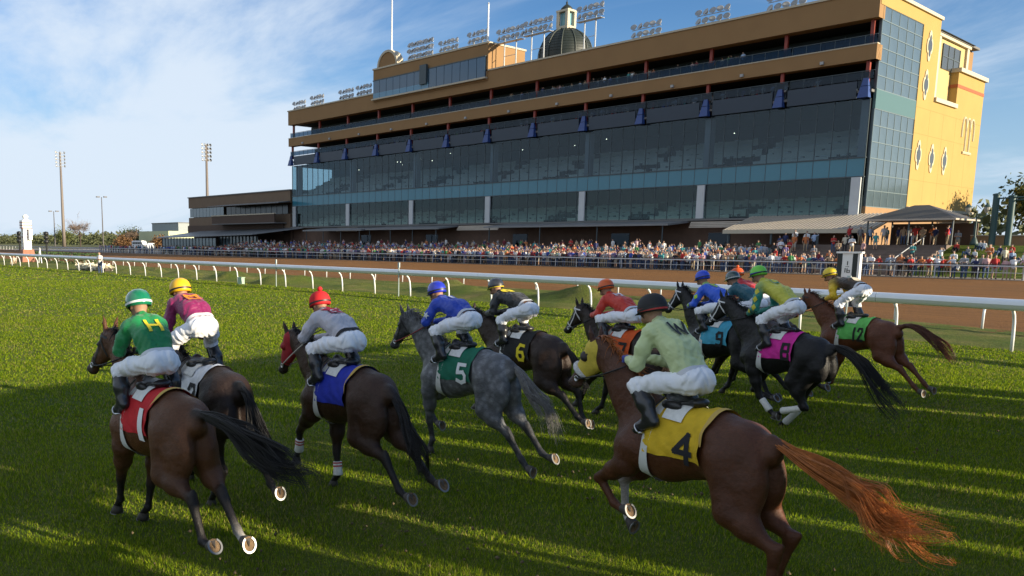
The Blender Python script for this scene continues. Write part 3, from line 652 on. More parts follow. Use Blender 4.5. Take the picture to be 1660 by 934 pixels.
    for k_ in range(16):
        a, b = math.pi*k_/16, math.pi*(k_+1)/16; f = lambda q, rr: (px0+4.4+rr*math.cos(q), 37.4+rr*math.sin(q))
        MB().prism([f(a, 2.6), f(a, 3.05), f(b, 3.05), f(b, 2.6)], -.95, .75).obj('gable_stone', COPE, pb)
    # dome
    dm = empty('dome', (-101.5-XR, 18, 0)); dm.parent = r; DG = mat('dome_green', (.014, .020, .015), .55, var=.25, vscale=1.2)
    MB().lathe([(4.95, 31.9), (4.95, 33.5)], n=32).obj('drum', STUC, dm)
    prof = [(4.9, 33.5), (4.9, 36.4)]+[(4.9*math.cos(a), 37.2+5.0*math.sin(a)) for a in np.linspace(0, R(78), 14)]
    MB().lathe(prof, n=40).obj('cupola', DG, dm, smooth=True)
    for i in range(12):
        a = 2*math.pi*i/12; MB().tube([((r_+.06)*math.cos(a), (r_+.06)*math.sin(a), z+.03) for r_, z in prof], .10, 5).obj('rib', mat('dome_rib', (.035, .045, .035), .6), dm)
    for z_ in np.linspace(37.6, 41.7, 9):
        r_ = 4.9*math.cos(math.asin((z_-37.2)/5.0)); MB().lathe([(r_+.015, z_-.03), (r_+.05, z_), (r_+.005, z_+.03)], n=40).obj('seam', DG, dm)
    MB().b2((-1.25, -1.25, 41.9), (1.25, 1.25, 42.5)).obj('lantern_base', COPE, dm)
    for sx in (-1, 1):
        for sy in (-1, 1): MB().b2((sx*1.0-.28, sy*1.0-.28, 42.5), (sx*1.0+.28, sy*1.0+.28, 45.0)).obj('lantern_pier', COPE, dm)
    MB().b2((-.7, -.7, 42.5), (.7, .7, 44.9)).obj('lantern_glass', mat('lantern_teal', (.16, .32, .35), .3), dm); MB().b2((-1.35, -1.35, 45.0), (1.35, 1.35, 45.35)).obj('lantern_cornice', COPE, dm)
    MB().lathe([(1.15, 45.35), (1.0, 45.8), (.55, 46.2), (.15, 46.5), (.2, 46.8), (.06, 47.0), (.06, 52)], n=16).obj('finial', DG, dm, smooth=True)
    # small wall lamps on the terrace band
    wl = MB().b2((-.2, -.3, -.15), (.2, .0, .2)).mesh('wall_lamp', mat('lamp_grey', (.35, .35, .35), .5))
    for i in range(12): o = link('wall_lamp', wl, r); o.location = (-47.5-10.17*i-XR, -.56, 25.2)
    return r
build_stand()
def lamp_mesh():
    return MB().lathe([(.02, .40), (.22, .32), (.46, .02), (.49, -.03), (.41, -.02), (.0, .03)], n=12).mesh('lamp', mat('lamp_housing', (.30, .30, .30), .4, metal=.3), smooth=True)
LAMP = lamp_mesh(); LB = mat('light_frame', (.45, .46, .47), .5, metal=.3)
def light_bank(x, y, z0, zc, rows, cols, lab, sp=1.05):
    r = empty('floodlight_bank', (x, y, z0)); tag(r, lab, 'floodlights', 'floodlight banks on the grandstand roof')
    wd = (cols-1)*sp; h = zc-z0
    for s in (-1, 1): MB().tube([(s*wd*.25, 0, 0), (s*wd*.25, 0, h-.6)], .11, 6).obj('post', LB, r)
    MB().tube([(-wd*.25, 0, (h-.6)*.5), (wd*.25, 0, (h-.6)*.5)], .05, 5).obj('brace', LB, r)
    for q in range(rows):
        zz = h-.6+q*1.15; MB().tube([(-wd/2-.3, 0, zz-.45), (wd/2+.3, 0, zz-.45)], .06, 6).obj('crossbar', LB, r)
        for i in range(cols):
            o = link('lamp', LAMP, r); o.location = (-wd/2+i*sp, -.15, zz); o.rotation_euler = (R(-118), 0, R(-25+50*((i*7+q*3) % 5)/4))
    m = MB()
    for s in (-1, 1): m.b2((-wd/2-.2, s*.45-.03, h-1.45), (wd/2+.2, s*.45+.03, h-1.39))
    m.b2((-wd/2-.2, -.45, h-1.5), (wd/2+.2, .45, h-1.46)); m.obj('catwalk', LB, r)
names = ['far left end of the roof', 'second from the left end of the roof', 'just left of the press box', 'touching the press box on its left', 'large bank of lamps beside the arched gable', 'middle of the press box roof', 'right end of the press box roof', 'tall twin posts left of the dome', 'tall twin posts directly left of the dome', 'tallest, just right of the dome', 'first low bank right of the dome', 'second low bank right of the dome', 'rightmost, cut by the top of the picture']
for i, (x, zc, z0, rows, cols) in enumerate([(-164, 34.3, 32.8, 2, 5), (-157, 34.7, 32.8, 2, 5), (-146.4, 34.6, 32.8, 2, 5), (-140.4, 34.7, 32.8, 2, 5), (-123.3, 39.4, 37.4, 3, 9), (-115.6, 39.4, 37.4, 2, 5), (-108.2, 39.6, 37.4, 2, 5), (-100.6, 38.8, 31.9, 2, 6), (-94.6, 39.0, 31.9, 2, 6), (-84.2, 39.2, 31.9, 2, 5), (-74.1, 34.6, 31.9, 2, 5), (-63.7, 34.6, 31.9, 2, 5), (-53.6, 34.4, 31.9, 2, 5)]):
    light_bank(x, YF+1.8, z0, zc, rows, cols, 'roof floodlight bank, '+names[i], .8 if cols == 9 else 1.05)
for x, z0, h, lab in ((-130.2, 40.2, 16, 'tall white flagpole rising from the arched gable'), (-104.6, 37.4, 6.6, 'short white pole at the right end of the press box')):
    r = empty('flagpole', (x, YF+.4, z0)); tag(r, lab, 'flagpole'); MB().lathe([(.28, 0), (.28, .5), (.17, .55), (.12, h)], n=10).obj('pole', mat('flagpole_white', (.72, .72, .72), .4), r, smooth='auto'); MB().lathe([(0, h), (.2, h+.15), (0, h+.35)], n=10).obj('ball', mat('flagpole_white'), r)
# ------------------------------------------------------------------ pavilion left of the stand
def build_pavilion():
    r = empty('pavilion', (-190, 112.3, 0)); tag(r, 'low brown two storey pavilion with ribbon windows left of the grandstand', 'building')
    def B(n, a, b, z0, z1, y0, y1, m): return MB().b2((a+190, y0, z0), (b+190, y1, z1)).obj(n, m, r)
    BR = mat('pavilion_brown', (.17, .115, .075), .9, var=.08, vscale=.5); BD = mat('pavilion_dark', (.085, .055, .04), .9, var=.08, vscale=.5); PG = mat('pavilion_glass', (.10, .14, .16), .12, spec=.8)
    B('upper_wall', -216, -165.5, 12.2, 15.0, 0, 25, BR); B('coping', -216.2, -165.4, 15.0, 15.25, -.2, 25, SLAB); B('middle_wall', -216, -165.5, 6.0, 9.6, 0, 25, BR); B('core', -215.5, -165.6, 0, 12.2, 1.2, 24, BD)
    B('balcony_front', -196.6, -167, 7.6, 9.5, -3.5, -3.2, BD); B('balcony_floor', -196.6, -167, 7.4, 7.6, -3.5, 0, SLAB); B('balcony_coping', -196.8, -166.8, 9.5, 9.75, -3.65, -3.1, COPE)
    B('lower_wall', -216, -168, 4.9, 7.4, -.4, 0, BD)
    for i in range(10): B('window', -215.5+i*1.88, -215.5+i*1.88+1.75, 9.7, 12.1, .15, .3, PG)
    for i in range(12): B('window', -196+i*2.4, -196+i*2.4+2.2, 9.7, 12.0, .6, .7, mat('pavilion_glass_dark', (.04, .05, .06), .15))
    MB().add([(-196+190, -5, 12.0), (-163+190, -5, 12.0), (-165.6+190, 0, 12.6), (-196+190, 0, 12.6), (-196+190, -5, 11.85), (-163+190, -5, 11.85), (-165.6+190, 0, 12.3), (-196+190, 0, 12.3)], [(0, 1, 2, 3), (7, 6, 5, 4), (0, 4, 5, 1), (1, 5, 6, 2), (2, 6, 7, 3), (3, 7, 4, 0)]).obj('canopy', SLAB, r)
    AWG = mat('awning_metal', (.15, .16, .17), .45)
    MB().add([(-218+190, -9, 4.1), (-168+190, -9, 4.9), (-160+190, 0, 6.4), (-208+190, 0, 6.0), (-218+190, -9, 3.85), (-168+190, -9, 4.65), (-160+190, 0, 6.2), (-208+190, 0, 5.8)], [(0, 1, 2, 3), (7, 6, 5, 4), (0, 4, 5, 1), (1, 5, 6, 2), (2, 6, 7, 3), (3, 7, 4, 0)]).obj('awning', AWG, r)
    for i in range(17): B('glazing', -216+i*1.75, -216+i*1.75+1.6, .1, 3.9, -8.2, -8.1, PG)
    for i in range(18): B('frame', -216.1+i*1.75, -215.95+i*1.75, .0, 4.0, -8.3, -8.05, mat('frame_dark', (.03, .03, .03), .5))
    B('glazing', -188, -170, .1, 4.3, -6.2, -6.1, PG)
    for i in range(12): B('frame', -188.1+i*1.6, -187.95+i*1.6, 0, 4.4, -6.4, -6.05, mat('frame_dark'))
build_pavilion()
# warehouse-like buildings far left
r = empty('storage_building', (-440, 215, 0)); tag(r, 'pale green and grey box shaped building far behind the vans', 'building')
MB().b2((-24, -6, 0), (14, 12, 9.0)).obj('lower_wall', mat('pale_green', (.50, .52, .34), .9), r); MB().b2((-19, 0, 9), (14, 14, 13.4)).obj('upper_wall', mat('ribbed_grey', (.20, .23, .24), .5, var=.1, vscale=1.), r); MB().b2((-19.3, -.3, 13.4), (14.3, 14.3, 13.8)).obj('roof_edge', SLAB, r)
# ------------------------------------------------------------------ towers and lamps
def flood_tower(x, y, h, lab, rows, cols):
    r = empty('floodlight_tower', (x, y, 0)); tag(r, lab, 'light tower', 'tall floodlight towers left of the stand')
    MB().tube([(0, 0, 0), (0, 0, h*.2), (0, 0, h)], [h*.020, h*.017, h*.009], 12).obj('pole', mat('tower_pole', (.17, .14, .12), .6), r, smooth=True)
    for q in range(rows):
        z = h-.4-q*h*.035; MB().tube([(0, -h*.05, z), (0, h*.05, z)], h*.003, 5).obj('crossarm', LB, r)
        for i in range(cols):
            o = link('lamp', LAMP, r); s = h*.030; o.scale = (s, s, s); o.location = (0, -h*.045+h*.09*i/(cols-1), z+.3); o.rotation_euler = (R(-60), R(60), R(-20+i*20))
flood_tower(-429, 153, 47, 'tall floodlight tower rising alone at far left', 5, 3); flood_tower(-274, 150, 37.5, 'tall floodlight tower rising behind the low pavilion', 5, 4)
for x, y, h, lab in ((-520, 180, 21, 'small parking lot lamp left of the vans'), (-470, 190, 28, 'parking lot lamp above the white vans')):
    r = empty('parking_lamp', (x, y, 0)); tag(r, lab, 'street lamp', 'parking lot lamps'); MB().tube([(0, 0, 0), (0, 0, h)], [.4, .22], 8).obj('pole', mat('lamp_pole', (.10, .09, .09), .6), r)
    for s in (-1, 1): MB().box((s*1.3, s*1.6, h+.1), (1.3, 1.8, .6)).obj('lamp_head', mat('lamp_pole'), r)
# ------------------------------------------------------------------ vans
def van(x, y, rz, L_, H_, lab, longv):
    r = empty('parked_van', (x, y, 0), rz); tag(r, lab, 'van', 'white vans parked beyond the track'); W2 = 1.05
    Wt = mat('van_white', (.74, .74, .74), .35, coat=.4); Gk = mat('van_glass', (.03, .035, .04), .1); Ty = mat('tyre', (.02, .02, .02), .9)
    poly = [(-L_/2, .45), (-L_/2, H_-.15), (-L_/2+.2, H_), (L_/2-2.0, H_), (L_/2-1.1, H_*.58), (L_/2-.1, H_*.48), (L_/2, .45)]
    MB().prism(poly, -W2, W2).obj('body', Wt, r)
    for s in (-1, 1):
        for a in np.arange(-L_/2+.5, L_/2-2.3, 1.25):
            MB().b2((a, s*W2-.02, H_*.60), (a+1.1, s*W2+.02, H_*.87)).obj('window', Gk, r)
        MB().prism([(L_/2-2.1, H_*.58), (L_/2-2.1, H_*.88), (L_/2-1.75, H_*.88), (L_/2-1.25, H_*.58)], s*W2-.02, s*W2+.02).obj('window', Gk, r)
        for a in (-L_/2+1.1, L_/2-1.1): w_ = MB().lathe([(.1, -.13), (.38, -.13), (.38, .13), (.1, .13)], (a, s*(W2-.08), .38), 16, axis=(0, 1, 0)).obj('wheel', Ty, r)
    if longv: MB().b2((-L_/2+.6, -.7, H_), (L_/2-2.6, .7, H_+.25)).obj('roof_rack', mat('rack_grey', (.3, .3, .3), .5), r)
    MB().b2((-L_/2-.02, -W2+.1, .5), (-L_/2+.05, W2-.1, .8)).obj('bumper', mat('rack_grey'), r)
VAN = [(-322, 145.5, R(8), 9.0, 3.3), (-296, 138, R(-30), 6.6, 2.5)]
van(*VAN[0], 'large white camper van parked beyond the dirt track', True); van(*VAN[1], 'smaller white van parked right of the camper van', False)
# ------------------------------------------------------------------ trees
BARK = mat('bark', (.07, .05, .04), .9, var=.3, vscale=6)
def limbs(g, h, r0, n, spread):
    m = MB(); m.tube([(0, 0, 0), (g.uniform(-.1, .1), g.uniform(-.1, .1), h*.3), (g.uniform(-.3, .3), g.uniform(-.3, .3), h*.62)], [r0, r0*.75, r0*.4], 7); tips = []
    for i in range(n):
        a = g.uniform(0, 6.28); z = h*g.uniform(.22, .55); e = np.array([math.cos(a)*spread*g.uniform(.5, 1), math.sin(a)*spread*g.uniform(.5, 1), h*g.uniform(.65, 1.)])
        p0 = np.array([0, 0, z]); md = p0*.5+e*.5+g.normal(size=3)*h*.03; m.tube([p0, md, e], [r0*.35, r0*.22, r0*.07], 5); tips.append((md, e))
        for _ in range(3):
            q = md+(e-md)*g.uniform(.1, .8); e2 = q+g.normal(size=3)*spread*.28+np.array([0, 0, h*.10]); m.tube([q, e2], [r0*.10, r0*.03], 4); tips.append((q, e2))
    return m, tips
def tree(x, y, z, h, spread, seed, lab, leaf, n=2600, size=.22, group=None, bare=False):
    g = np.random.default_rng(seed); r = empty('tree', (x, y, z)); tag(r, lab, 'tree', group); m, tips = limbs(g, h, h*.028, 12, spread)
    m.obj('trunk', BARK, r)
    if bare:
        tw = []
        for _ in range(900):
            a, b = tips[g.integers(len(tips))]; p = a+(b-a)*g.uniform(.2, 1.); d = g.normal(size=3)*spread*.18+np.array([0, 0, h*.05]); tw.append([p, p+d*.5+g.normal(size=3)*.1, p+d])
        strands('twigs', np.array(tw), h*.0035, mat('twig_tan', (.20, .14, .10), .9), r); return
    P = []
    for _ in range(n):
        a, b = tips[g.integers(len(tips))]; c = a+(b-a)*g.uniform(.3, 1.05); P.append(c+g.normal(size=3)*spread*.24)
    V, F = leafcloud(np.array(P), size, g); link('crown', npmesh('crown', V, F, leaf, smooth=False), r)
LEAF = [mat('leaf_olive', (.085, .10, .022), .7, var=.5, vscale=.8), mat('leaf_green', (.05, .085, .02), .7, var=.5, vscale=.8), mat('leaf_rust', (.15, .075, .025), .7, var=.4, vscale=.8), mat('leaf_dark', (.035, .06, .018), .7, var=.5, vscale=.8)]
for i, (x, y, h, s, k, lab) in enumerate([(-30.5, 150, 7.2, 3.8, 0, 'leafy olive tree right beside the yellow end wall'), (-24.5, 155, 8.0, 4.2, 1, 'round green tree behind the green gantry posts'), (-18.5, 150, 7.8, 4.0, 0, 'olive green tree at the right edge of the picture'), (-35, 165, 8.5, 4.4, 3, 'dark tree partly hidden by the yellow end wall'), (-12, 160, 8.6, 4.4, 1, 'green tree farthest right, cut by the picture edge')]):
    tree(x, y, 3, h, s, 20+i, lab, LEAF[k], n=5200, size=.34, group='trees right of the grandstand')
tree(-505, 190, 0, 14.5, 7.5, 41, 'large bare leafless tree between the light tower and the lamp', None, bare=True)
tree(-455, 200, 0, 9.5, 4.5, 42, 'smaller bare tree left of the white vans', None, bare=True)
for i, (x, y, h, s, k, lab) in enumerate([(-395, 170, 3.4, 4.0, 2, 'rust brown bush left of the white vans'), (-345, 165, 3.4, 3.6, 2, 'rust brown bush just behind the white vans'), (-560, 200, 9.0, 6.0, 0, 'olive bush at the foot of the lamp'), (-480, 210, 8.0, 6.0, 3, 'dark rounded tree beside the storage building')]):
    tree(x, y, 0, h, s, 50+i, lab, LEAF[k], n=2600, size=.42, group='bushes on the far left')
def far_wood():
    g = np.random.default_rng(5); P = []
    for _ in range(900):
        x = g.uniform(-1500, -330); y = g.uniform(240, 420)+(-x-330)*.10; h = g.uniform(6, 13); r = g.uniform(5, 11)
        q = g.normal(size=(46, 3)); q /= np.linalg.norm(q, axis=1, keepdims=True); q *= g.uniform(.6, 1., (46, 1)); P.append(q*np.array([r, r, h*.55])+np.array([x, y, h*.5]))
    V, F = leafcloud(np.concatenate(P), 1.5, g); o = link('far_wood', npmesh('far_wood', V, F, mat('far_leaf', (.075, .085, .032), .8, var=.6, vscale=.05), smooth=False))
    tag(o, 'long low belt of trees along the horizon at left', 'trees', kind='stuff')
    P = []
    for _ in range(260):
        x = g.uniform(-160, 160); y = g.uniform(205, 290); h = g.uniform(8, 14); r = g.uniform(5, 9)
        q = g.normal(size=(46, 3)); q /= np.linalg.norm(q, axis=1, keepdims=True); P.append(q*np.array([r, r, h*.55])+np.array([x, y, h*.5+1]))
    V, F = leafcloud(np.concatenate(P), 1.2, g); o = link('distant_wood', npmesh('distant_wood', V, F, mat('far_leaf'), smooth=False)); tag(o, 'band of trees behind the lawn at right', 'trees', kind='stuff')
far_wood()
# ------------------------------------------------------------------ right of the stand: canopy, gantry, lanterns
def build_right():
    r = empty('canopy', (-32.9, 104.5, 3)); tag(r, 'dark hipped canopy on thin posts beside the yellow end wall', 'canopy')
    CN = mat('canopy_dark', (.075, .07, .065), .6); 
    V = [(-4.4, -3.4, 2.75), (4.3, -3.4, 2.75), (4.3, 4.5, 2.75), (-4.4, 4.5, 2.75), (-.7, .3, 4.3), (.7, .3, 4.3)]
    MB().add(V, [(0, 1, 5, 4), (1, 2, 5), (2, 3, 4, 5), (3, 0, 4), (3, 2, 1, 0)]).obj('roof', CN, r); MB().b2((-4.45, -3.45, 2.58), (4.35, 4.55, 2.75)).obj('fascia', mat('canopy_edge', (.42, .36, .30), .6), r)
    for x in (-4.0, 0., 4.0):
        for y in (-3.0, 4.1): MB().tube([(x, y, 0), (x, y, 2.6)], .09, 8).obj('post', MULL, r)
    MB().b2((-4.2, 4.6, 0), (4.2, 4.8, 2.4)).obj('wind_screen', mat('screen_brown', (.13, .08, .055), .8), r)
    GN = mat('gantry_green', (.02, .06, .06), .45)
    for x, y, h, lab in ((-26.3, 105, 5.1, 'dark green gantry post nearer the yellow wall'), (-25.0, 105.2, 4.9, 'dark green gantry post at the right edge of the picture')):
        g_ = empty('gantry', (x, y, 3)); tag(g_, lab, 'gantry', 'green gantry posts'); MB().tube([(0, 0, 0), (0, 0, h)], .30, 12).obj('post', GN, g_, smooth='auto'); MB().tube([(-.2, 0, h-.35), (6.5, 0, h-.1)], .08, 8).obj('arm', GN, g_); MB().lathe([(.36, h-.02), (.36, h+.12), (.1, h+.2)], n=12).obj('cap', GN, g_)
    l_ = empty('lamp_post', (-27.3, 103, 3)); tag(l_, 'ornate lamp post with two lanterns in front of the gantry', 'street lamp'); IR = mat('iron_green', (.02, .05, .045), .5)
    MB().lathe([(.42, 0), (.36, .3), (.2, .7), (.1, .9), (.07, 3.2), (.1, 3.3)], n=12).obj('post', IR, l_, smooth=True)
    for s in (-1, 1):
        MB().tube([(0, 0, 2.9), (s*.35, 0, 2.75), (s*.75, 0, 2.95), (s*.80, 0, 3.25)], .05, 6).obj('bracket', IR, l_)
        MB().lathe([(.12, 3.25), (.26, 3.6), (.27, 3.85)], (s*.8, 0, 0), 10).obj('lantern_glass', mat('lantern_glass', (.30, .28, .24), .3), l_); MB().lathe([(.32, 3.85), (.2, 4.05), (.03, 4.2)], (s*.8, 0, 0), 10).obj('lantern_cap', IR, l_)
    w = empty('low_wall', (-24, 108, 3)); tag(w, 'low tan retaining wall behind the lamp post', 'wall'); MB().b2((-5, 0, 0), (26, .5, 1.0)).obj('wall_face', mat('base_tan'), w); MB().b2((-5, -.1, 1.0), (26, .6, 1.12)).obj('wall_cap', COPE, w)
    h = empty('handrail', (-32, 99, 0)); tag(h, 'sloping metal handrail on the terrace steps below the canopy', 'handrail'); MB().tube([(0, -5, 1.2), (0, 5, 4.0)], .05, 6).obj('bar', mat('rail_grey'), h)
    for q in range(4): MB().tube([(0, -4.6+q*3, 1.3+.84*q-1.1), (0, -4.6+q*3, 1.3+.84*q)], .04, 5).obj('post', mat('rail_grey'), h)
build_right()
# ------------------------------------------------------------------ spectators
def obj_color_mat():
    m = bpy.data.materials.new('spectator_top'); m.use_nodes = True; N = m.node_tree.nodes; L = m.node_tree.links; b = N['Principled BSDF']; b.inputs['Roughness'].default_value = .85
    oi = N.new('ShaderNodeObjectInfo'); L.new(oi.outputs['Color'], b.inputs['Base Color']); return m
TOPM = obj_color_mat(); SKINM = mat('crowd_skin', (.42, .25, .17), .6); HAIRM = mat('crowd_hair', (.03, .02, .014), .7)
PANTS = {'dark': mat('pants_dark', (.022, .022, .028), .85), 'jeans': mat('pants_jeans', (.05, .085, .17), .85), 'khaki': mat('pants_khaki', (.32, .25, .16), .85), 'shorts': mat('pants_shorts', (.40, .36, .30), .85)}
def person_field(pose, shorts=False, lean=0.):
    F = Field(); f = lean
    for s in (-1, 1):
        if pose == 'sit':
            F.chain([(0, s*.10, .22), (.42, s*.14, .50), (.55, s*.15, .08)], [.10, .075, .05], k=.03, tag=3); F.rc((.55, s*.15, .06), (.72, s*.16, .04), .05, .04, k=.02, tag=4)
        else:
            F.rc((0, s*.10, .92), (.02, s*.12, .50), .10, .07, k=.03, tag=3); F.rc((.02, s*.12, .50), (0, s*.13, .10), .065, .05, k=.03, tag=1 if shorts else 3); F.rc((0, s*.13, .06), (.14, s*.15, .04), .05, .04, k=.02, tag=4)
    b = -.70 if pose == 'sit' else 0.
    F.chain([(0, 0, .96+b), (.02+f*.5, 0, 1.22+b), (.02+f, 0, 1.40+b)], [.155, .155, .14], k=.05, tag=2)
    for s in (-1, 1):
        F.el((.01+f, s*.17, 1.42+b), (.08, .09, .08), k=.05, tag=2); a = (.01+f, s*.20, 1.42+b)
        if pose == 'cross': F.chain([a, (.10+f, s*.27, 1.14+b)], [.06, .05], k=.03, tag=2); F.rc((.10+f, s*.27, 1.14+b), (.24+f, -s*.08, 1.20+b), .045, .035, k=.02, tag=1)
        elif pose == 'wave' and s == 1: F.chain([a, (.12+f, s*.42, 1.50+b)], [.06, .05], k=.03, tag=2); F.rc((.12+f, s*.42, 1.5+b), (.12+f, s*.22, 1.74+b), .04, .035, k=.02, tag=1)
        elif pose == 'lean': F.chain([a, (.26+f, s*.30, 1.20)], [.06, .05], k=.03, tag=2); F.rc((.26+f, s*.30, 1.20), (.45+f, s*.10, 1.22), .045, .035, k=.02, tag=1)
        else: F.chain([a, (0, s*.27, 1.12+b)], [.06, .05], k=.03, tag=2); F.rc((0, s*.27, 1.12+b), (.08, s*.25, .86+b), .042, .035, k=.02, tag=1)
    F.rc((.03+f, 0, 1.46+b), (.04+f, 0, 1.58+b), .06, .055, k=.02, tag=1); F.el((.06+f, 0, 1.66+b), (.10, .08, .125), k=.02, tag=1); F.el((.035+f, 0, 1.71+b), (.105, .088, .09), k=.01, tag=5)
    return F
def person_mesh(pose, pants, h=.042, lean=0.):
    F = person_field(pose, pants == 'shorts', lean); V, Q = surfnet(*F.grid(h), smooth=1); c = V[Q].mean(1)
    best = np.full(len(c), 9.); tg = np.zeros(len(c), int)
    for p in F.p:
        d = F.d1(p, c); m = d < best; best[m] = d[m]; tg[m] = p[7]
    me = npmesh('person', V, Q, [SKINM, TOPM, PANTS[pants], HAIRM, mat('shoe_dark', (.03, .028, .026), .7)])
    me.polygons.foreach_set('material_index', np.array([0, 0, 1, 2, 4, 3])[tg].astype(np.int32)); return me, V, Q, tg
VAR = {(po, pa): person_mesh(po, pa, lean=.12 if po == 'lean' else 0.) for po in ('side', 'cross', 'wave', 'lean') for pa in PANTS}
TOPS = [('white', (.70, .70, .70)), ('white', (.66, .67, .70)), ('pale blue', (.32, .42, .58)), ('red', (.42, .025, .025)), ('black', (.018, .018, .02)), ('navy blue', (.02, .03, .10)), ('grey', (.22, .22, .23)), ('maroon', (.17, .02, .03)), ('teal', (.05, .26, .27)), ('orange', (.50, .16, .05)), ('pink', (.58, .36, .36)), ('purple', (.18, .13, .28)), ('tan', (.42, .30, .19)), ('green', (.07, .24, .08)), ('royal blue', (.03, .07, .35)), ('white', (.72, .70, .68)), ('grey', (.30, .30, .32)), ('black', (.025, .024, .026)), ('navy blue', (.03, .04, .12)), ('white', (.60, .62, .66)), ('red', (.50, .04, .03)), ('cream', (.60, .54, .42))]
def dedupe(labs):
    for lab, os_ in labs.items():
        if len(os_) < 2: continue
        os_.sort(key=lambda o: o.location.x); n = len(os_)
        if len(lab.split()) > 15: continue
        for i, o in enumerate(os_): o['label'] = ('leftmost ' if i == 0 else 'rightmost ' if i == n-1 else 'middle ' if n == 3 else 'inner ')+lab
def crowd():
    g = np.random.default_rng(21); pos = []
    def row(Y, x0, x1, gap, prob=1.):
        x = x0
        while x > x1:
            if g.random() < prob: pos.append((x+g.uniform(-.18, .18), Y+g.uniform(-.22, .22)))
            x -= gap*g.uniform(.8, 1.25)
    row(89.3, -15, -58, .72, .85); row(89.3, -58, -172, .58, .97); row(90.3, -18, -58, .85, .75); row(91.5, -24, -46, 1.1, .6); row(90.3, -58, -172, .62, .92); row(91.3, -44, -172, .72, .85); row(92.3, -44, -170, .8, .7)
    for i, Y in enumerate(np.arange(93.6, 103.5, 1.15)): row(Y, -46.5, -166, .80+.06*i, .85 if i < 4 else (.6 if i < 6 else .3)); row(Y, -36, -46, 1.2, .35)
    row(104.2, -29, -40, 1.0, .8); row(105.4, -29, -39, 1.2, .7); row(89.6, -172, -226, 1.0, .75); row(91, -172, -226, 1.3, .6)
    row(94.5, -20, -33, 1.3, .45); row(97, -22, -33, 1.3, .5)
    pos = [(x, y) for x, y in pos]; pos.sort(key=lambda p: math.hypot(*p)); n_ind = 292
    keys = list(VAR); bins = [(-27, 'right of the canopy steps'), (-34, 'right of the distance pole'), (-40, 'near the distance pole'), (-46, 'left of the distance pole'), (-52, 'under the ribbed awning'), (-57, 'left of ribbed awning'), (-62, 'right of second right column'), (-67, 'below second right column'), (-72, 'left of second right column'), (-80, 'right of third right column'), (-86, 'below third right column'), (-94, 'left of third right column'), (-104, 'below fourth right column'), (-999, 'far along the fence')]
    labs = {}; VV = []; FF = []; MM = []; off = 0; CC = []; pos[n_ind:] = pos[n_ind:]
    for i, (x, y) in enumerate(pos):
        po = ('lean' if y < 89.8 and g.random() < .5 else ['side', 'cross', 'wave', 'side'][g.integers(4)]); pa = ['dark', 'jeans', 'khaki', 'shorts', 'dark', 'jeans'][g.integers(6)]
        nm, col = TOPS[g.integers(len(TOPS))]; col = tuple(c*f_ for c, f_ in zip(col, [g.uniform(.75, 1.1)]*3)); s = g.uniform(1.06, 1.22); rz = R(-90)+g.normal(0, .35); z = stepz(y, x) if x < -30 else (0.01 if y < 93 else (y-93)/13*3.0)
        if i < n_ind:
            o = link('person', VAR[(po, pa)][0]); o.location = (x, y, z); o.rotation_euler = (0, 0, rz); o.scale = (s, s, s); o.color = (*col, 1)
            place = next(t for b, t in bins if x > b); rw = 'at fence' if y < 89.9 else ('in second row' if y < 90.9 else ('behind front rows' if y < 93.4 else 'on terrace steps'))
            act = {'side': '', 'cross': ' arms crossed', 'wave': ' arm raised', 'lean': ' leaning forward'}[po]; bt = {'dark': 'dark trousers', 'jeans': 'jeans', 'khaki': 'khaki trousers', 'shorts': 'shorts'}[pa]
            lab = 'spectator in %s top, %s%s %s %s' % (nm, bt, act, rw, place)
            if len(lab.split()) > 15: lab = 'spectator in %s top, %s%s %s' % (nm, bt, act, place)
            if len(lab.split()) > 16: lab = 'spectator in %s top and %s %s' % (nm, bt, place)
            tag(o, lab, 'spectator', 'spectators watching from the apron'); labs.setdefault(lab, []).append(o)
        else:
            _, V, Q, tg = VAR[(po, pa)]; c, s_ = math.cos(rz), math.sin(rz); W = np.stack([V[:, 0]*c-V[:, 1]*s_, V[:, 0]*s_+V[:, 1]*c, V[:, 2]], 1)*s+np.array([x, y, z])
            VV.append(W); FF.append(Q+off); off += len(V); pc = PANTS[pa].node_tree.nodes['Principled BSDF'].inputs['Base Color'].default_value[:3]
            tab = np.array([(.4, .24, .16), (.42, .25, .17), col, pc, (.03, .03, .03), (.03, .02, .014)]); fc = tab[tg]
            vc = np.zeros((len(V), 3)); vc[Q.ravel()] = np.repeat(fc, 4, 0); CC.append(vc)
    dedupe(labs)
    me = npmesh('crowd', np.concatenate(VV), np.concatenate(FF), mat('crowd_mix', attr='coat', rough=.85)); vcol(me, 'coat', np.concatenate(CC)); o = link('crowd', me)
    tag(o, 'dense far part of the crowd standing on the terrace below the stand', 'crowd', kind='stuff'); print('spectators', len(pos))
    # people seated on the lawn at right
    sm = {pa: person_mesh('sit', pa)[0] for pa in ('dark', 'jeans', 'khaki')}
    labs2 = {}
    for i in range(26):
        nm, col = TOPS[g.integers(len(TOPS))]; pa = ['dark', 'jeans', 'khaki'][g.integers(3)]; x = g.uniform(-29, -16); y = g.uniform(94.5, 104); o = link('person', sm[pa]); o.location = (x, y, (y-93)/13*3.0-.05); o.rotation_euler = (0, 0, R(-90)+g.normal(0, .5)); o.color = (*col, 1)
        tag(o, 'spectator in %s top and %s sitting on the grass slope %s' % (nm, {'dark': 'dark trousers', 'jeans': 'jeans', 'khaki': 'khaki trousers'}[pa], 'higher up' if y > 99 else 'low down'), 'spectator', 'spectators sitting on the lawn'); labs2.setdefault(o['label'], []).append(o)
    dedupe(labs2)
    # people on the open terraces of the stand
    VV = []; FF = []; CC = []; off = 0; tops_ = list(VAR.values())
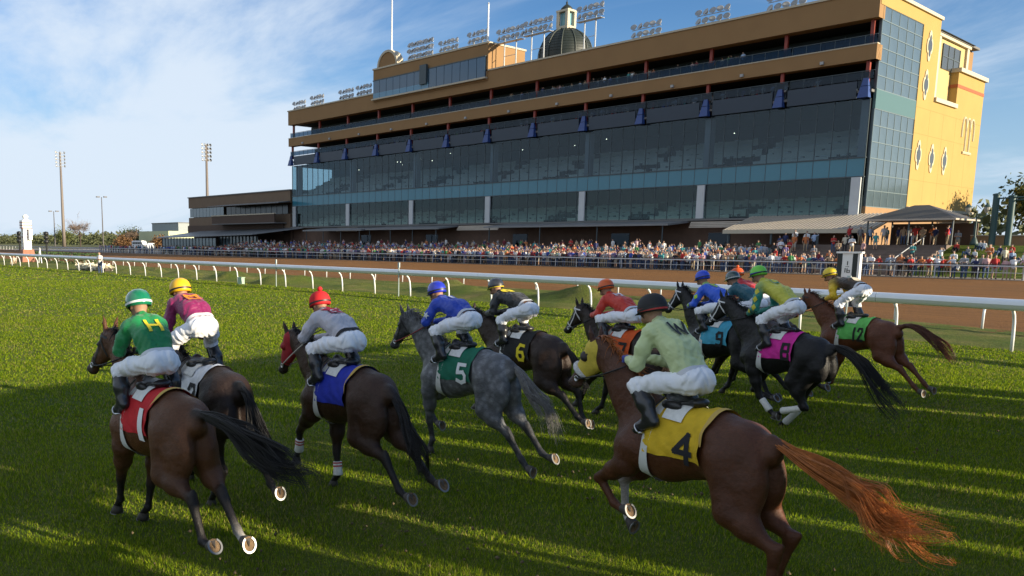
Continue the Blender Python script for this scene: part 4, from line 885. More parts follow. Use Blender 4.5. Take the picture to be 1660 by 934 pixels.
    for zf, n, xr in ((26.3, 40, (-100, -58)), (21.5, 120, (-150, -48))):
        for _ in range(n):
            _, V, Q, tg = tops_[g.integers(len(tops_))]; nm, col = TOPS[g.integers(len(TOPS))]; x = g.uniform(*xr); W = np.stack([V[:, 1], -V[:, 0], V[:, 2]], 1)*1.05+np.array([x, 112.3+g.uniform(.5, 2.2), zf+.35])
            VV.append(W); FF.append(Q+off); off += len(V); tab = np.array([(.4, .24, .16), (.42, .25, .17), col, (.03, .03, .04), (.03, .03, .03), (.03, .02, .014)]); vc = np.zeros((len(V), 3)); vc[Q.ravel()] = np.repeat(tab[tg], 4, 0); CC.append(vc)
    me = npmesh('terrace_crowd', np.concatenate(VV), np.concatenate(FF), mat('crowd_mix')); vcol(me, 'coat', np.concatenate(CC)); o = link('terrace_crowd', me); tag(o, 'small distant spectators packed along the open terraces of the grandstand', 'crowd', kind='stuff')
crowd()
def rail_people():
    for (x, y, rz, pose, pa, col, s, lab) in ((-72.4, 28.9, R(-60), 'cross', 'jeans', (.66, .62, .60), 1.06, 'man in white shirt and jeans with crossed arms standing at the turf rail'), (-102.8, 28.6, R(-80), 'lean', 'khaki', (.62, .56, .50), 1.06, 'person in cream shirt and khaki trousers leaning by the rail at far left'), (-104.5, 31.2, R(-40), 'sit', 'khaki', (.55, .42, .34), 1.05, 'person crouching behind the rail near the finish post')):
        o = link('person', person_mesh(pose, pa, .03)[0]); o.location = (x, y, .0); o.rotation_euler = (0, 0, rz); o.scale = (s, s, s); o.color = (*col, 1); tag(o, lab, 'person')
rail_people()
# empty bench rows under the stand
def benches():
    bm_ = MB().b2((-4.6, -.2, .42), (4.6, .2, .48)); bm_.b2((-4.6, .2, .55), (4.6, .26, .95))
    for q in range(5): bm_.b2((-4.4+q*2.2-.04, -.1, 0), (-4.4+q*2.2+.04, .1, .42))
    me = bm_.mesh('bench', mat('bench_slate', (.10, .14, .16), .5)); k = 0
    for j, y in enumerate((99.4, 100.55, 101.7, 102.85)):
        for i in range(9):
            x = -50.5-10.3*i; o = link('bench', me); o.location = (x, y+.35, stepz(y, x)); tag(o, 'long slate blue bench, row %s from the fence, %s' % (['first', 'second', 'third', 'fourth'][j], ['nearest the ribbed awning', 'second from the ribbed awning', 'third from the ribbed awning', 'fourth from the ribbed awning', 'fifth from the ribbed awning', 'sixth from the ribbed awning', 'seventh from the ribbed awning', 'next to last at left', 'last at left'][i]), 'bench', 'bench rows below the stand')
benches()
# ------------------------------------------------------------------ starting gate, just out of the picture at right: the horses have left it
def starting_gate():
    r = empty('starting_gate', (4.6, 0, 0), R(12)); tag(r, 'long green starting gate the horses have just left', 'starting gate')
    GP = mat('gate_green', (.03, .14, .07), .5); PD = mat('gate_pad', (.05, .05, .05), .8); WHG = mat('gate_white', (.7, .7, .7), .5)
    n = 17; sp = 1.085; c12 = math.cos(R(7)); y0 = 5.44/c12-.7
    for i in range(n+1):
        y = y0+(i-2)*sp/c12; ht = 3.05
        pw = .13 if i == 5 else .25; MB().b2((-1.0, y-pw, .40), (1.0, y+pw, 2.2)).obj('padded_partition', PD, r); MB().b2((-1.0, y-pw+.02, 2.2), (1.0, y+pw-.02, ht)).obj('upper_panel', GP, r)  # thickness shaped for the shade streaks; one thinned so sun reaches the chestnut's tail
        for x in (-1.05, 1.05): MB().b2((x-.07, y-.10, 0), (x+.07, y+.10, ht)).obj('post', GP, r)
        for s in (-1, 1): MB().b2((-1.75, y+s*.22-.03, .7), (-1.1, y+s*.22+.03, 2.3)).obj('gate_door', WHG, r)
    for i in (0, 1, 6, 11, 12, 13, 15): y = y0+(i-1.5)*sp/c12; MB().b2((1.1, y-.42, .35), (1.16, y+.42, 2.6)).obj('shade_tail_gate', GP, r)  # unseen gates shut at chosen stalls to block some sun streaks on the turf
    ya, yb = y0-2.5*sp/c12, y0+(n-1.5)*sp/c12
    for z, h_ in ((3.05, .22), (3.62, .16), (4.15, .2)): MB().b2((-.12, ya, z), (.12, yb, z+h_)).obj('truss_beam', GP, r)
    for i in range(2*n): y = ya+(yb-ya)*i/(2*n); MB().tube([(0, y, 3.1), (0, y+(yb-ya)/(2*n)*(.5 if i % 2 else 1), 4.2)], .05, 5).obj('truss_brace', GP, r)
    for q0, q1 in ((1.5, 6.15), (6.72, 11.2), (12.7, 16.9)):  # unseen boards added above the stalls to shade the horses and nearer riders
        k_ = int((q1-q0)/1.03)
        for i in range(k_): ya_ = (q0+(q1-q0)*i/k_+1.5)/.9925; yb_ = (q0+(q1-q0)*(i+1)/k_+1.5)/.9925; MB().b2((.2, ya_+.01, 2.95), (.32, yb_-.01, 4.6)).obj('shade_board', WHG, r)
    for x in (-.9, .9): MB().lathe([(.12, -.2), (.55, -.2), (.55, .2), (.12, .2)], (x, ya-.6, .55), 16, axis=(0, 1, 0)).obj('wheel', mat('tyre'), r)
starting_gate()
# ------------------------------------------------------------------ horses and jockeys
def v3(p, y=0.): return np.array([p[0], y, p[1]], float)
def unit(v): v = np.asarray(v, float); return v/np.linalg.norm(v)
def limit(pts, lens):
    q = [np.array(pts[0], float)]
    for p0, p1, l in zip(pts[:-1], pts[1:], lens):
        d = np.array(p1, float)-np.array(p0, float); q.append(q[-1]+d/np.linalg.norm(d)*l)
    return q
LEGS = ('LF', 'RF', 'LH', 'RH')
def leg_joints(S):
    J = {}
    for n in LEGS:
        s = 1 if n[0] == 'L' else -1
        if n[1] == 'F': xz = limit(S[n], (.43, .275, .125)); ys = (.165, .135, .115, .11)
        else: xz = limit(S[n], (.43, .37, .135)); ys = (.185, .125, .115, .11)
        J[n] = [np.array([p[0], s*y, p[1]]) for p, y in zip(xz, ys)]
    return J
def head_frame(S):
    P = np.array([S['poll'][0], S.get('heady', 0.), S['poll'][1]]); M = np.array([S['muz'][0], S.get('heady', 0.)+S.get('muzy', 0.), S['muz'][1]])
    u = unit(M-P); v = unit(np.array([u[2], 0, -u[0]])); s = np.cross(v, u)     # s: to the horse's left or right
    if s[1] < 0: s = -s
    return P, u, v, s
def head_prims(F, S, ears=True):
    P, u, v, s = head_frame(S)
    F.el(P+u*.07+v*.065, (.125, .088, .105), k=.05, tag=4)
    F.rc(P+u*.17+v*.115, P+u*.30+v*.095, .118, .085, k=.05, sy=.62, tag=4)
    F.rc(P+u*.08+v*.055, P+u*.46+v*.052, .092, .060, k=.04, sy=.78, tag=4)
    F.rc(P+u*.30+v*.10, P+u*.50+v*.085, .06, .042, k=.04, sy=.7, tag=4)
    F.el(P+u*.545+v*.058, (.062, .052, .064), k=.04, tag=5)
    F.el(P+u*.525+v*.105, (.05, .036, .034), k=.03, tag=5)
    for q in (-1, 1):
        F.el(P+u*.565+v*.035+s*q*.032, (.03, .02, .026), k=.02, tag=5)
        F.el(P+u*.175+v*.035+s*q*.068, (.035, .02, .026), k=.025, tag=4)
        if ears:
            e = unit(-v*.75-u*.62+s*q*.16)
            b = P-v*.01+u*.015+s*q*.052
            F.rc(b, b+e*.075, .026, .027, k=.02, tag=4); F.rc(b+e*.07, b+e*.165, .027, .006, k=.008, tag=4)
    return F
def horse_field(S, J):
    F = Field()
    F.rc((-.30, 0, 1.225), (.20, 0, 1.17), .265, .325, k=.06, sy=.80)
    F.rc((.20, 0, 1.165), (.52, 0, 1.13), .325, .235, k=.07, sy=.76)
    F.rc((.40, 0, 1.43), (.12, 0, 1.40), .105, .11, k=.10)                      # withers
    F.rc((.12, 0, 1.36), (-.30, 0, 1.36), .13, .15, k=.10)                      # back
    F.rc((-.30, 0, 1.36), (-.58, 0, 1.33), .16, .17, k=.10)                     # loin, croup
    F.rc((-.56, 0, 1.32), (-.78, 0, 1.29), .165, .10, k=.08)
    for s in (-1, 1):
        F.el((-.49, s*.125, 1.21), (.26, .145, .265), ry=R(-18), k=.055)
        F.el((-.69, s*.105, 1.09), (.155, .118, .27), ry=R(10), k=.04)
        F.rc((-.40, s*.20, 1.36), (-.52, s*.185, 1.10), .06, .075, k=.06)
        F.rc((.34, s*.12, 1.38), (.57, s*.145, 1.08), .085, .11, k=.045)         # shoulder
        F.el((.62, s*.09, 1.06), (.12, .10, .14), k=.07)
        F.el((.36, s*.17, 1.07), (.12, .09, .17), ry=R(35), k=.04)
    P, u, v, s_ = head_frame(S)
    mid = np.array([(.42+P[0])/2, P[1]*.45, (1.40+P[2])/2+.045])
    c0 = np.array([.36, 0, 1.35]); c1 = np.array([.52, 0, 1.16])
    F.chain([c0, mid-(0, 0, .06), P+v*.085-u*.01], [.17, .125, .082], k=.09, sy=.62, tag=6)
    F.chain([c1, (c1+P+v*.19)/2-(0, 0, .015), P+v*.165+u*.05], [.205, .135, .082], k=.09, sy=.66, tag=6)
    head_prims(F, S)
    F.nt = len(F.p)
    for n in LEGS:
        j = J[n]; s = 1 if n[0] == 'L' else -1; low = 10+LEGS.index(n); up = 20+LEGS.index(n)
        if n[1] == 'F':
            sh = np.array([.47, s*.15, 1.10])
            F.rc(sh, j[0], .14, .115, k=.07)
            d = unit(j[1]-j[0]); b = unit(np.array([d[2], 0, -d[0]]))
            F.rc(j[0], j[0]+d*.20, .11, .088, k=.05, tag=up)
            F.rc(j[0]+d*.20, j[1]-d*.05, .086, .05, k=.04, tag=up)
            F.rc(j[1]-d*.05, j[1]+d*.02, .052, .05, k=.02, tag=low)
            c = unit(j[2]-j[1])
            F.rc(j[1], j[2], .042, .033, k=.025, tag=low)
            bb = unit(np.array([c[2], 0, -c[0]]))                               # tendon side
            F.rc(j[1]+c*.05+bb*.022, j[2]-c*.02+bb*.02, .022, .022, k=.02, tag=low)
        else:
            hip = np.array([-.50, s*.14, 1.20])
            F.rc(hip, j[0], .165, .12, k=.06)
            F.rc(np.array([-.66, s*.13, 1.05]), j[0]*.55+j[1]*.45, .125, .075, k=.05)
            d = unit(j[1]-j[0])
            F.rc(j[0], j[0]+d*.17, .118, .098, k=.045, tag=up)
            F.rc(j[0]+d*.17, j[1]-d*.05, .10, .052, k=.05, tag=up)
            c = unit(j[2]-j[1]); bb = unit(np.array([c[2], 0, -c[0]]))
            F.rc(j[1]-c*.02, j[1]+c*.06, .055, .046, k=.03, tag=low)
            F.rc(j[1]-c*.06+bb*.05, j[1]+c*.06+bb*.025, .024, .026, k=.03, tag=low)   # point of hock
            F.rc(j[1]+c*.03, j[2], .042, .035, k=.025, tag=low)
            F.rc(j[1]+c*.06+bb*.024, j[2]-c*.02+bb*.02, .022, .022, k=.02, tag=low)
        c = unit(j[2]-j[1]); bb = unit(np.array([c[2], 0, -c[0]]))
        F.el(j[2]+bb*.008, (.045, .04, .045), k=.02, tag=low)
        F.rc(j[2], j[3], .037, .039, k=.02, tag=30+LEGS.index(n))
    t = [np.array([p[0], (p[2] if len(p) > 2 else 0.), p[1]]) for p in S['tail']]
    d = unit(t[1]-t[0]); F.rc(t[0], t[0]+d*.20, .05, .028, k=.05, tag=7)
    return F
def tag_colors(F, V, table, default):
    W = np.zeros(len(V)); C = np.zeros((len(V), 3))
    for p in F.p:
        m = ((V >= p[8]-.02) & (V <= p[9]+.02)).all(1)
        if not m.any(): continue
        d = F.d1(p, V[m]); wt = np.exp(-np.maximum(d, 0)/.022)
        c = table.get(p[7], default); W[m] += wt; C[m] += wt[:, None]*np.array(c)
    bad = W < 1e-6; W[bad] = 1; C[bad] = default
    return C/W[:, None]
def bez(P, t):
    """Catmull-Rom through P at t (0..1)"""
    P = np.asarray(P, float); n = len(P)-1; x = np.clip(t*n, 0, n-1e-6); i = x.astype(int); f = (x-i)[..., None]
    g = lambda k: P[np.clip(i+k, 0, n)]
    p0, p1, p2, p3 = g(-1), g(0), g(1), g(2)
    return .5*((2*p1)+(-p0+p2)*f+(2*p0-5*p1+4*p2-p3)*f*f+(-p0+3*p1-3*p2+p3)*f**3)
def band(field, c, ax, width, off, r0=.4, n=40, a0=0., a1=2*math.pi, e1=None):
    """ribbon wrapped round the field about axis ax through c, between angles"""
    ax = unit(ax); e1 = unit(np.cross(ax, (0, 1, 0)) if e1 is None else e1); e2 = np.cross(ax, e1)
    ang = np.linspace(a0, a1, n); rows = []
    for s in (-.5, .5):
        D = np.cos(ang)[:, None]*e1+np.sin(ang)[:, None]*e2
        P, ok = march(field, c+ax*width*s+D*r0, -D, off, r0); rows.append(P)
    V = np.concatenate(rows); F = [(i, i+1, n+i+1, n+i) for i in range(n-1)]
    return V, np.array(F)
def ribbon_line(field, pts, N, width, off, seg=12, back=.3):
    """strip along a polyline laid on the field, seen along -N"""
    pts = np.asarray(pts, float); t = np.linspace(0, 1, seg); L = bez(pts, t); T = np.gradient(L, axis=0); T /= np.linalg.norm(T, axis=1, keepdims=True)
    S = np.cross(T, N); S /= np.linalg.norm(S, axis=1, keepdims=True); rows = []
    for s in (-.5, 0, .5):
        O = L+S*width*s+np.asarray(N)*back; P, ok = march(field, O, np.tile(-np.asarray(N, float), (seg, 1)), off, back*2); rows.append(P)
    V = np.concatenate(rows); F = [(k*seg+i, k*seg+i+1, (k+1)*seg+i+1, (k+1)*seg+i) for k in range(2) for i in range(seg-1)]
    return V, np.array(F)
GL = {  # glyph strokes in a unit box (x right, y up)
 '1': [[(.5, 0), (.5, 1)]], '2': [[(.05, .78), (.2, 1), (.8, 1), (.95, .75), (.1, .05)], [(.05, .03), (1, .03)]],
 '3': [[(.05, .9), (.3, 1), (.8, 1), (.9, .75), (.45, .53)], [(.45, .53), (.92, .35), (.85, .05), (.3, 0), (.05, .1)]],
 '4': [[(.75, 0), (.75, 1)], [(.75, 1), (.0, .33)], [(.0, .33), (1, .33)]],
 '5': [[(.95, 1), (.15, 1)], [(.15, 1), (.12, .52)], [(.12, .52), (.7, .58), (.95, .4), (.9, .1), (.5, 0), (.08, .08)]],
 '6': [[(.9, .95), (.35, 1), (.1, .7), (.1, .2), (.3, 0), (.75, 0), (.9, .25), (.75, .5), (.15, .48)]],
 '7': [[(.05, 1), (.95, 1), (.4, 0)]],
 '8': [[(.15, .0), (.85, .0), (.9, .5), (.1, .5), (.15, 0)], [(.1, .5), (.15, 1), (.85, 1), (.9, .5)]],
 '9': [[(.85, .5), (.2, .5), (.1, .85), (.3, 1), (.8, 1), (.9, .75), (.85, .2), (.6, 0), (.15, .05)]],
 '0': [[(.1, .1), (.1, .9), (.9, .9), (.9, .1), (.1, .1)]],
 'H': [[(.05, 0), (.05, 1)], [(.95, 0), (.95, 1)], [(.05, .5), (.95, .5)]],
 'W': [[(0, 1), (.25, 0)], [(.25, 0), (.5, .9)], [(.5, .9), (.75, 0)], [(.75, 0), (1, 1)]],
 'J': [[(.8, 1), (.8, .25), (.5, 0), (.15, .15)]], 'S': [[(.9, .9), (.3, 1), (.1, .75), (.85, .35), (.7, 0), (.1, .1)]],
 'C': [[(.9, .85), (.5, 1), (.12, .7), (.12, .3), (.5, 0), (.9, .15)]],
 'sq': [[(.08, .08), (.92, .08), (.92, .92), (.08, .92), (.08, .0)]],
 'disc': [[(.5, .0), (.5, 1)]], 'L': [[(.1, 1), (.1, 0), (.9, 0)]]}
def glyph(field, text, O, U, Vv, N, hgt, wid, sw, off, gap=.25, seg=5, back=.25):
    """strokes of text laid on the field; O = lower-left corner, U/Vv plane axes, N outward"""
    O = np.asarray(O, float); U = unit(U); Vv = unit(Vv); N = unit(N); VV = []; FF = []; base = 0; x0 = 0.
    for ch in text:
        for st in GL[ch]:
            for a, b in zip(st[:-1], st[1:]):
                a = np.array([x0+a[0]*wid, a[1]*hgt]); b = np.array([x0+b[0]*wid, b[1]*hgt]); d = b-a; l = np.linalg.norm(d); d = d/l; nrm = np.array([-d[1], d[0]])
                a = a-d*sw*.42; b = b+d*sw*.42
                ns = max(2, int(l/.02)+2); P2 = []
                for s in (-.5, 0, .5):
                    for t in np.linspace(0, 1, ns): P2.append(a+(b-a)*t+nrm*s*sw)
                P2 = np.array(P2); P3 = O+P2[:, :1]*U+P2[:, 1:]*Vv+N*back
                Q, ok = march(field, P3, np.tile(-N, (len(P3), 1)), off, back*2.2)
                VV.append(Q)
                for k in range(2):
                    for i in range(ns-1):
                        f = (k*ns+i, k*ns+i+1, (k+1)*ns+i+1, (k+1)*ns+i)
                        if all(ok[j] for j in f): FF.append([j+base for j in f])
                base += len(P3); off += .0004
        x0 += wid*(1+gap)
    return np.concatenate(VV), np.array(FF)
def patch(field, poly, O, U, Vv, N, off, back=.25, n=14):
    """filled convex/star polygon (plane coords) laid on the field as rings round its centre"""
    O = np.asarray(O, float); U = unit(U); Vv = unit(Vv); N = unit(N); poly = np.array(poly, float); c = poly.mean(0)
    K = len(poly); P2 = [c]
    for r in (.33, .66, 1.): P2 += [c+(p-c)*r for p in poly]
    P2 = np.array(P2); P3 = O+P2[:, :1]*U+P2[:, 1:]*Vv+N*back
    Q, ok = march(field, P3, np.tile(-N, (len(P3), 1)), off, back*2.2)
    F = []
    for i in range(K):
        j = (i+1) % K
        F.append((0, 1+i, 1+j, 1+j))
        for r in range(2): F.append((1+r*K+i, 1+(r+1)*K+i, 1+(r+1)*K+j, 1+r*K+j))
    tri = [f[:3] for f in F if f[2] == f[3]]; quad = [f for f in F if f[2] != f[3]]
    T = tri+[q[:3] for q in quad]+[(q[0], q[2], q[3]) for q in quad]
    return Q, np.array(T)
def cutmesh(V, F, planes):
    """keep the side of each plane (point, normal) the normal points away from"""
    me = npmesh('tmp', V, F); bm = bmesh.new(); bm.from_mesh(me); bpy.data.meshes.remove(me)
    for p, n in planes:
        bmesh.ops.bisect_plane(bm, geom=bm.verts[:]+bm.edges[:]+bm.faces[:], plane_co=Vector(p), plane_no=Vector(n), clear_outer=True)
    me = bpy.data.meshes.new('shell'); bm.to_mesh(me); bm.free()
    me.polygons.foreach_set('use_smooth', [True]*len(me.polygons)); return me
def hoof_mesh(j, mats_hoof, mats_shoe, parent):
    p = unit(j[3]-j[2]); ang = math.atan2(p[2], p[0])-R(42)
    n = np.array([math.cos(ang), 0, math.sin(ang)]); toe = np.array([-n[2], 0, n[0]]); sd = np.array([0, 1., 0])
    c0 = j[3]-p*.01; c1 = j[3]+n*.082+toe*.028; K = 16; m = MB(); V = []
    for c, r, sx in ((c0, .043, 1.), (c0*.5+c1*.5, .055, 1.08), (c1, .064, 1.12), (c1, .05, 1.12), (c1-n*.008, .018, 1.)):
        for k in range(K):
            a = 2*math.pi*k/K; V.append(c+toe*math.cos(a)*r*sx+sd*math.sin(a)*r)
    F = []; mi = []
    for r in range(4):
        for k in range(K): F.append((r*K+k, r*K+(k+1) % K, (r+1)*K+(k+1) % K, (r+1)*K+k)); mi.append(0 if r < 2 else 1)
    F.append(tuple(4*K+k for k in range(K))); mi.append(1)
    m.v = [tuple(q) for q in V]; m.f = F; m.mi = mi
    h = m.obj('hoof', mats_hoof, parent, smooth=True)
    fr = MB(); fr.add([c1-toe*.055+sd*.022+n*.001, c1-toe*.055-sd*.022+n*.001, c1+toe*.022+n*.002, c1-toe*.03+n*.012], [(0, 1, 3), (1, 2, 3), (2, 0, 3)]); fr.obj('frog', mats_hoof[0], h)
    s = MB(); V = []; K = 20; a0 = R(32)
    for q in range(K):
        a = math.pi+a0+(2*math.pi-2*a0)*q/(K-1)
        dv = toe*math.cos(a)*1.12+sd*math.sin(a)
        V += [c1+dv*.066+n*.001, c1+dv*.066+n*.010, c1+dv*.050+n*.010, c1+dv*.050+n*.001]
    F = []
    for q in range(K-1):
        for k in range(4): F.append((q*4+k, q*4+(k+1) % 4, q*4+4+(k+1) % 4, q*4+4+k))
    F += [(0, 1, 2, 3), tuple((K-1)*4+k for k in (3, 2, 1, 0))]
    s.v = [tuple(q) for q in V]; s.f = F; s.mi = [0]*len(F); s.obj('horseshoe', mats_shoe, h)
def hair_paths(ctrl, n, m, spread0, spread1, jitter, lenvar=(.72, 1.06), seed=0, droop=0., ysc=1., ncl=38):
    g = np.random.default_rng(seed); t = np.linspace(0, 1, m); out = np.zeros((n, m, 3)); le = g.uniform(*lenvar, n)
    cd = g.normal(size=(ncl, 3)); cd /= np.linalg.norm(cd, axis=1, keepdims=True); cr = g.uniform(.15, 1., ncl); cph = g.uniform(0, 6.28, (ncl, 3)); cfr = g.uniform(5, 12, (ncl, 3)); cle = g.uniform(.55, 1.08, ncl)
    ci = g.integers(0, ncl, n); hd = g.normal(size=(n, 3))*.5; ph = g.uniform(0, 6.28, n)
    for i in range(n):
        c = ci[i]; tt = t*le[i]*cle[c]; b = bez(ctrl, tt); sp = spread0+(spread1-spread0)*np.minimum(tt*1.4, 1)**1.5
        off = cd[c]*cr[c]*sp[:, None]*.8+hd[i]*(.010+.22*sp[:, None]*(.35+.65*tt[:, None]**2)*.8)
        off += np.sin(tt[:, None]*cfr[c]+cph[c])*jitter*tt[:, None]*1.2
        off[:, 1] *= ysc; off[:, 2] -= droop*cr[c]*tt**2
        out[i] = b+off
    return out
HOOF = mat('hoof_horn', (.05, .042, .036), .6, var=.3, vscale=30); SOLE = mat('hoof_sole', (.15, .095, .05), .9, var=.4, vscale=40, bump=.6, bscale=60)
SHOE = mat('shoe_aluminium', (.22, .22, .22), .4, metal=.5); LEATH = mat('black_leather', (.018, .017, .017), .38, var=.3, vscale=30)
WEB = mat('white_webbing', (.70, .69, .66), .75, var=.1, vscale=30); EYE = mat('dark_eye', (.012, .008, .006), .12)
STEEL = mat('stirrup_steel', (.55, .55, .56), .3, metal=1.)
def hexc(r, g, b): return tuple(((c/255)/12.92 if c/255 <= .04045 else ((c/255+.055)/1.055)**2.4) for c in (r, g, b))
BLACK = (.014, .013, .014)
def coat_mat(name, gray=False):
    if name in MATS: return MATS[name]
    m = mat(name, attr='coat', rough=.44, var=.22, vscale=5, bump=.35, bscale=180, spec=.28, sheen=.0, stretch=None)
    nt = m.node_tree; N = nt.nodes; L = nt.links; b = N['Principled BSDF']
    tc = N.new('ShaderNodeTexCoord'); mp = N.new('ShaderNodeMapping'); mp.inputs['Scale'].default_value = (30, 70, 90); L.new(tc.outputs['Object'], mp.inputs[0])
    hn = N.new('ShaderNodeTexNoise'); hn.inputs['Scale'].default_value = 1.; hn.inputs['Detail'].default_value = 5; L.new(mp.outputs[0], hn.inputs['Vector'])
    mr = N.new('ShaderNodeMapRange'); mr.inputs[1].default_value = .3; mr.inputs[2].default_value = .7; mr.inputs[3].default_value = .78; mr.inputs[4].default_value = 1.22; L.new(hn.outputs['Fac'], mr.inputs[0])
    mu = N.new('ShaderNodeVectorMath'); mu.operation = 'SCALE'; L.new(b.inputs['Base Color'].links[0].from_socket, mu.inputs[0]); L.new(mr.outputs[0], mu.inputs['Scale']); L.new(mu.outputs[0], b.inputs['Base Color'])
    mn = N.new('ShaderNodeTexNoise'); mn.inputs['Scale'].default_value = 9.; mn.inputs['Detail'].default_value = 2; L.new(tc.outputs['Object'], mn.inputs['Vector'])
    b2 = N.new('ShaderNodeBump'); b2.inputs['Strength'].default_value = .55; b2.inputs['Distance'].default_value = .035; L.new(mn.outputs['Fac'], b2.inputs['Height'])
    old = b.inputs['Normal'].links[0].from_node; L.new(b2.outputs[0], old.inputs['Normal'])
    if gray:
        src = b.inputs['Base Color'].links[0].from_socket
        tc = N.new('ShaderNodeTexCoord'); vo = N.new('ShaderNodeTexVoronoi'); vo.feature = 'SMOOTH_F1'; vo.inputs['Scale'].default_value = 13; vo.inputs['Smoothness'].default_value = .6; L.new(tc.outputs['Object'], vo.inputs['Vector'])
        mr = N.new('ShaderNodeMapRange'); mr.inputs[1].default_value = .1; mr.inputs[2].default_value = .6; mr.inputs[3].default_value = 1.55; mr.inputs[4].default_value = .75; L.new(vo.outputs['Distance'], mr.inputs[0])
        mu = N.new('ShaderNodeVectorMath'); mu.operation = 'SCALE'; L.new(src, mu.inputs[0]); L.new(mr.outputs[0], mu.inputs['Scale']); L.new(mu.outputs[0], b.inputs['Base Color'])
    return m
def hair_mat(name, c): return mat(name, c, .42, var=.35, vscale=25, spec=.4)
def make_horse(S):
    k = S['key']; J = leg_joints(S); F = horse_field(S, J)
    root = empty('racehorse', (*S['base'], S.get('dz', 0.)), R(S['head'])); tag(root, S['label'], 'horse', 'racehorses running in the field')
    root.scale = (S.get('scale', .955),)*3
    V, Q = surfnet(*F.grid(S.get('res', .02)), smooth=1)
    c = S['coat']; body, pts = c['body'], c['points']; up = tuple(a*.72+b*.28 for a, b in zip(body, pts))
    tab = {0: body, 4: c.get('head', body), 5: c.get('muzzle', pts), 6: c.get('neck', body), 7: pts}
    for i in range(4): tab[10+i] = pts; tab[20+i] = up; tab[30+i] = pts
    for n, col in S.get('socks', {}).items():
        tab[30+LEGS.index(n)] = col
        if S.get('fullsock', False): tab[10+LEGS.index(n)] = tuple(a*.5+b*.5 for a, b in zip(col, pts))
    me = npmesh('horse_body', V, Q, coat_mat('coat_gray', True) if k == 'H5' else coat_mat('coat'))
    vcol(me, 'coat', tag_colors(F, V, tab, body)); link('body', me, root)
    for n in LEGS: hoof_mesh(J[n], [HOOF, SOLE], SHOE, root)
    P, u, v, s = head_frame(S)
    for q in (-1, 1):
        MB().lathe([(0, -.02), (.012, -.016), (.019, 0), (.012, .016), (0, .02)], P+u*.185+v*.035+s*q*.075, 10).obj('eye', EYE, root, smooth=True)
    # mane along the crest
    hm = hair_mat('hair_'+k, c['hair']); g = np.random.default_rng(hash(k) % 1000 if False else ord(k[-1])*7+len(k))
    A = np.array([.40, 0, 1.52]); Bm = np.array([(.42+P[0])/2, P[1]*.45, (1.40+P[2])/2+.115]); Cc = P-u*.02-v*.02
    nm = S.get('mane', 220); t0 = g.uniform(.12, 1., nm); rt = bez([A, Bm, Cc], t0); 
    O = rt+np.stack([g.normal(0, .008, nm), g.normal(0, .008, nm), np.full(nm, .12)], 1)
    rt, ok = march(F, O, np.tile((0, 0, -1.), (nm, 1)), -.004, .3)
    tt = np.linspace(0, 1, 7); dirs = np.stack([g.normal(-.75, .22, nm), g.normal(.10, .35, nm), g.normal(.25, .28, nm)], 1)
    ln = g.uniform(.07, .17, nm)*S.get('manelen', 1.)
    Pm = rt[:, None]+dirs[:, None]*(ln[:, None]*tt)[..., None]; Pm[..., 2] -= (ln[:, None]*.55*tt**2); Pm[..., 1] += (g.normal(0, .35, nm)*ln)[:, None]*tt**2
    strands('mane', Pm, .0055, hm, root)
    # tail
    ctrl = [np.array([p[0], (p[2] if len(p) > 2 else 0.), p[1]]) for p in S['tail']]
    hp = hair_paths(ctrl, S.get('ntail', 380), 15, .030, S.get('tspread', .16), S.get('tjit', .035), seed=len(k)+ord(k[-1]), droop=S.get('tdroop', .08), ysc=.9)
    strands('tail', hp, S.get('tw', .0058), hm, root)
    # saddle cloth
    x0, x1, zb = S.get('cloth_x', (-.34, .26, 1.02)); nx, na = 26, 44
    ang = np.linspace(-R(104), R(104), na); xs = np.linspace(x0, x1, nx); gr = []
    for x in xs:
        D = np.stack([np.zeros(na), np.sin(ang), np.cos(ang)], 1); o = np.array([x, 0, 1.18])
        Pq, ok = march(F, o+D*.7, -D, .015, .7); Pq = Pq+D*(.006*np.sin(x*23+3*np.sin(ang*4))*np.sin(ang*6+x*8)+.004*np.sin(x*41+ang*9)+.035*max(0., 1-(x-x0)/.16)**2*(np.abs(ang) > .9)*(.5+.5*np.sin(ang*7+x*5)))[:, None]; gr.append(Pq)
    gr = np.array(gr); zlim = zb+.02*np.sin(xs*9)
    for i in range(nx):                                               # end the cloth at a hem height
        for q in (0, 1):
            row = gr[i] if q == 0 else gr[i][::-1]
            for a in range(na//2):
                if row[a, 2] < zlim[i]: row[a] = row[a]
    V = gr.reshape(-1, 3); ids = np.arange(nx*na).reshape(nx, na)
    Fq = np.stack([ids[:-1, :-1], ids[1:, :-1], ids[1:, 1:], ids[:-1, 1:]], -1).reshape(-1, 4)
    cm = mat('cloth_'+k, S['cloth'], .8, var=.12, vscale=14, bump=.25, bscale=25)
    me = cutmesh(V, Fq, [((0, 0, zb), (0.10, 0, -1))]); me.materials.append(cm)
    cl = link('saddle_cloth', me, root)
    if S.get('hem'):
        hv, hf = band(F, np.array([x0-.005, 0, 1.18]), (1, 0, 0), .045, .024, .75, 24, -R(70), R(70), e1=(0, 0, 1)); link('hem', npmesh('hem', hv, hf, mat('hem_tan', (.50, .33, .08), .85)), cl)
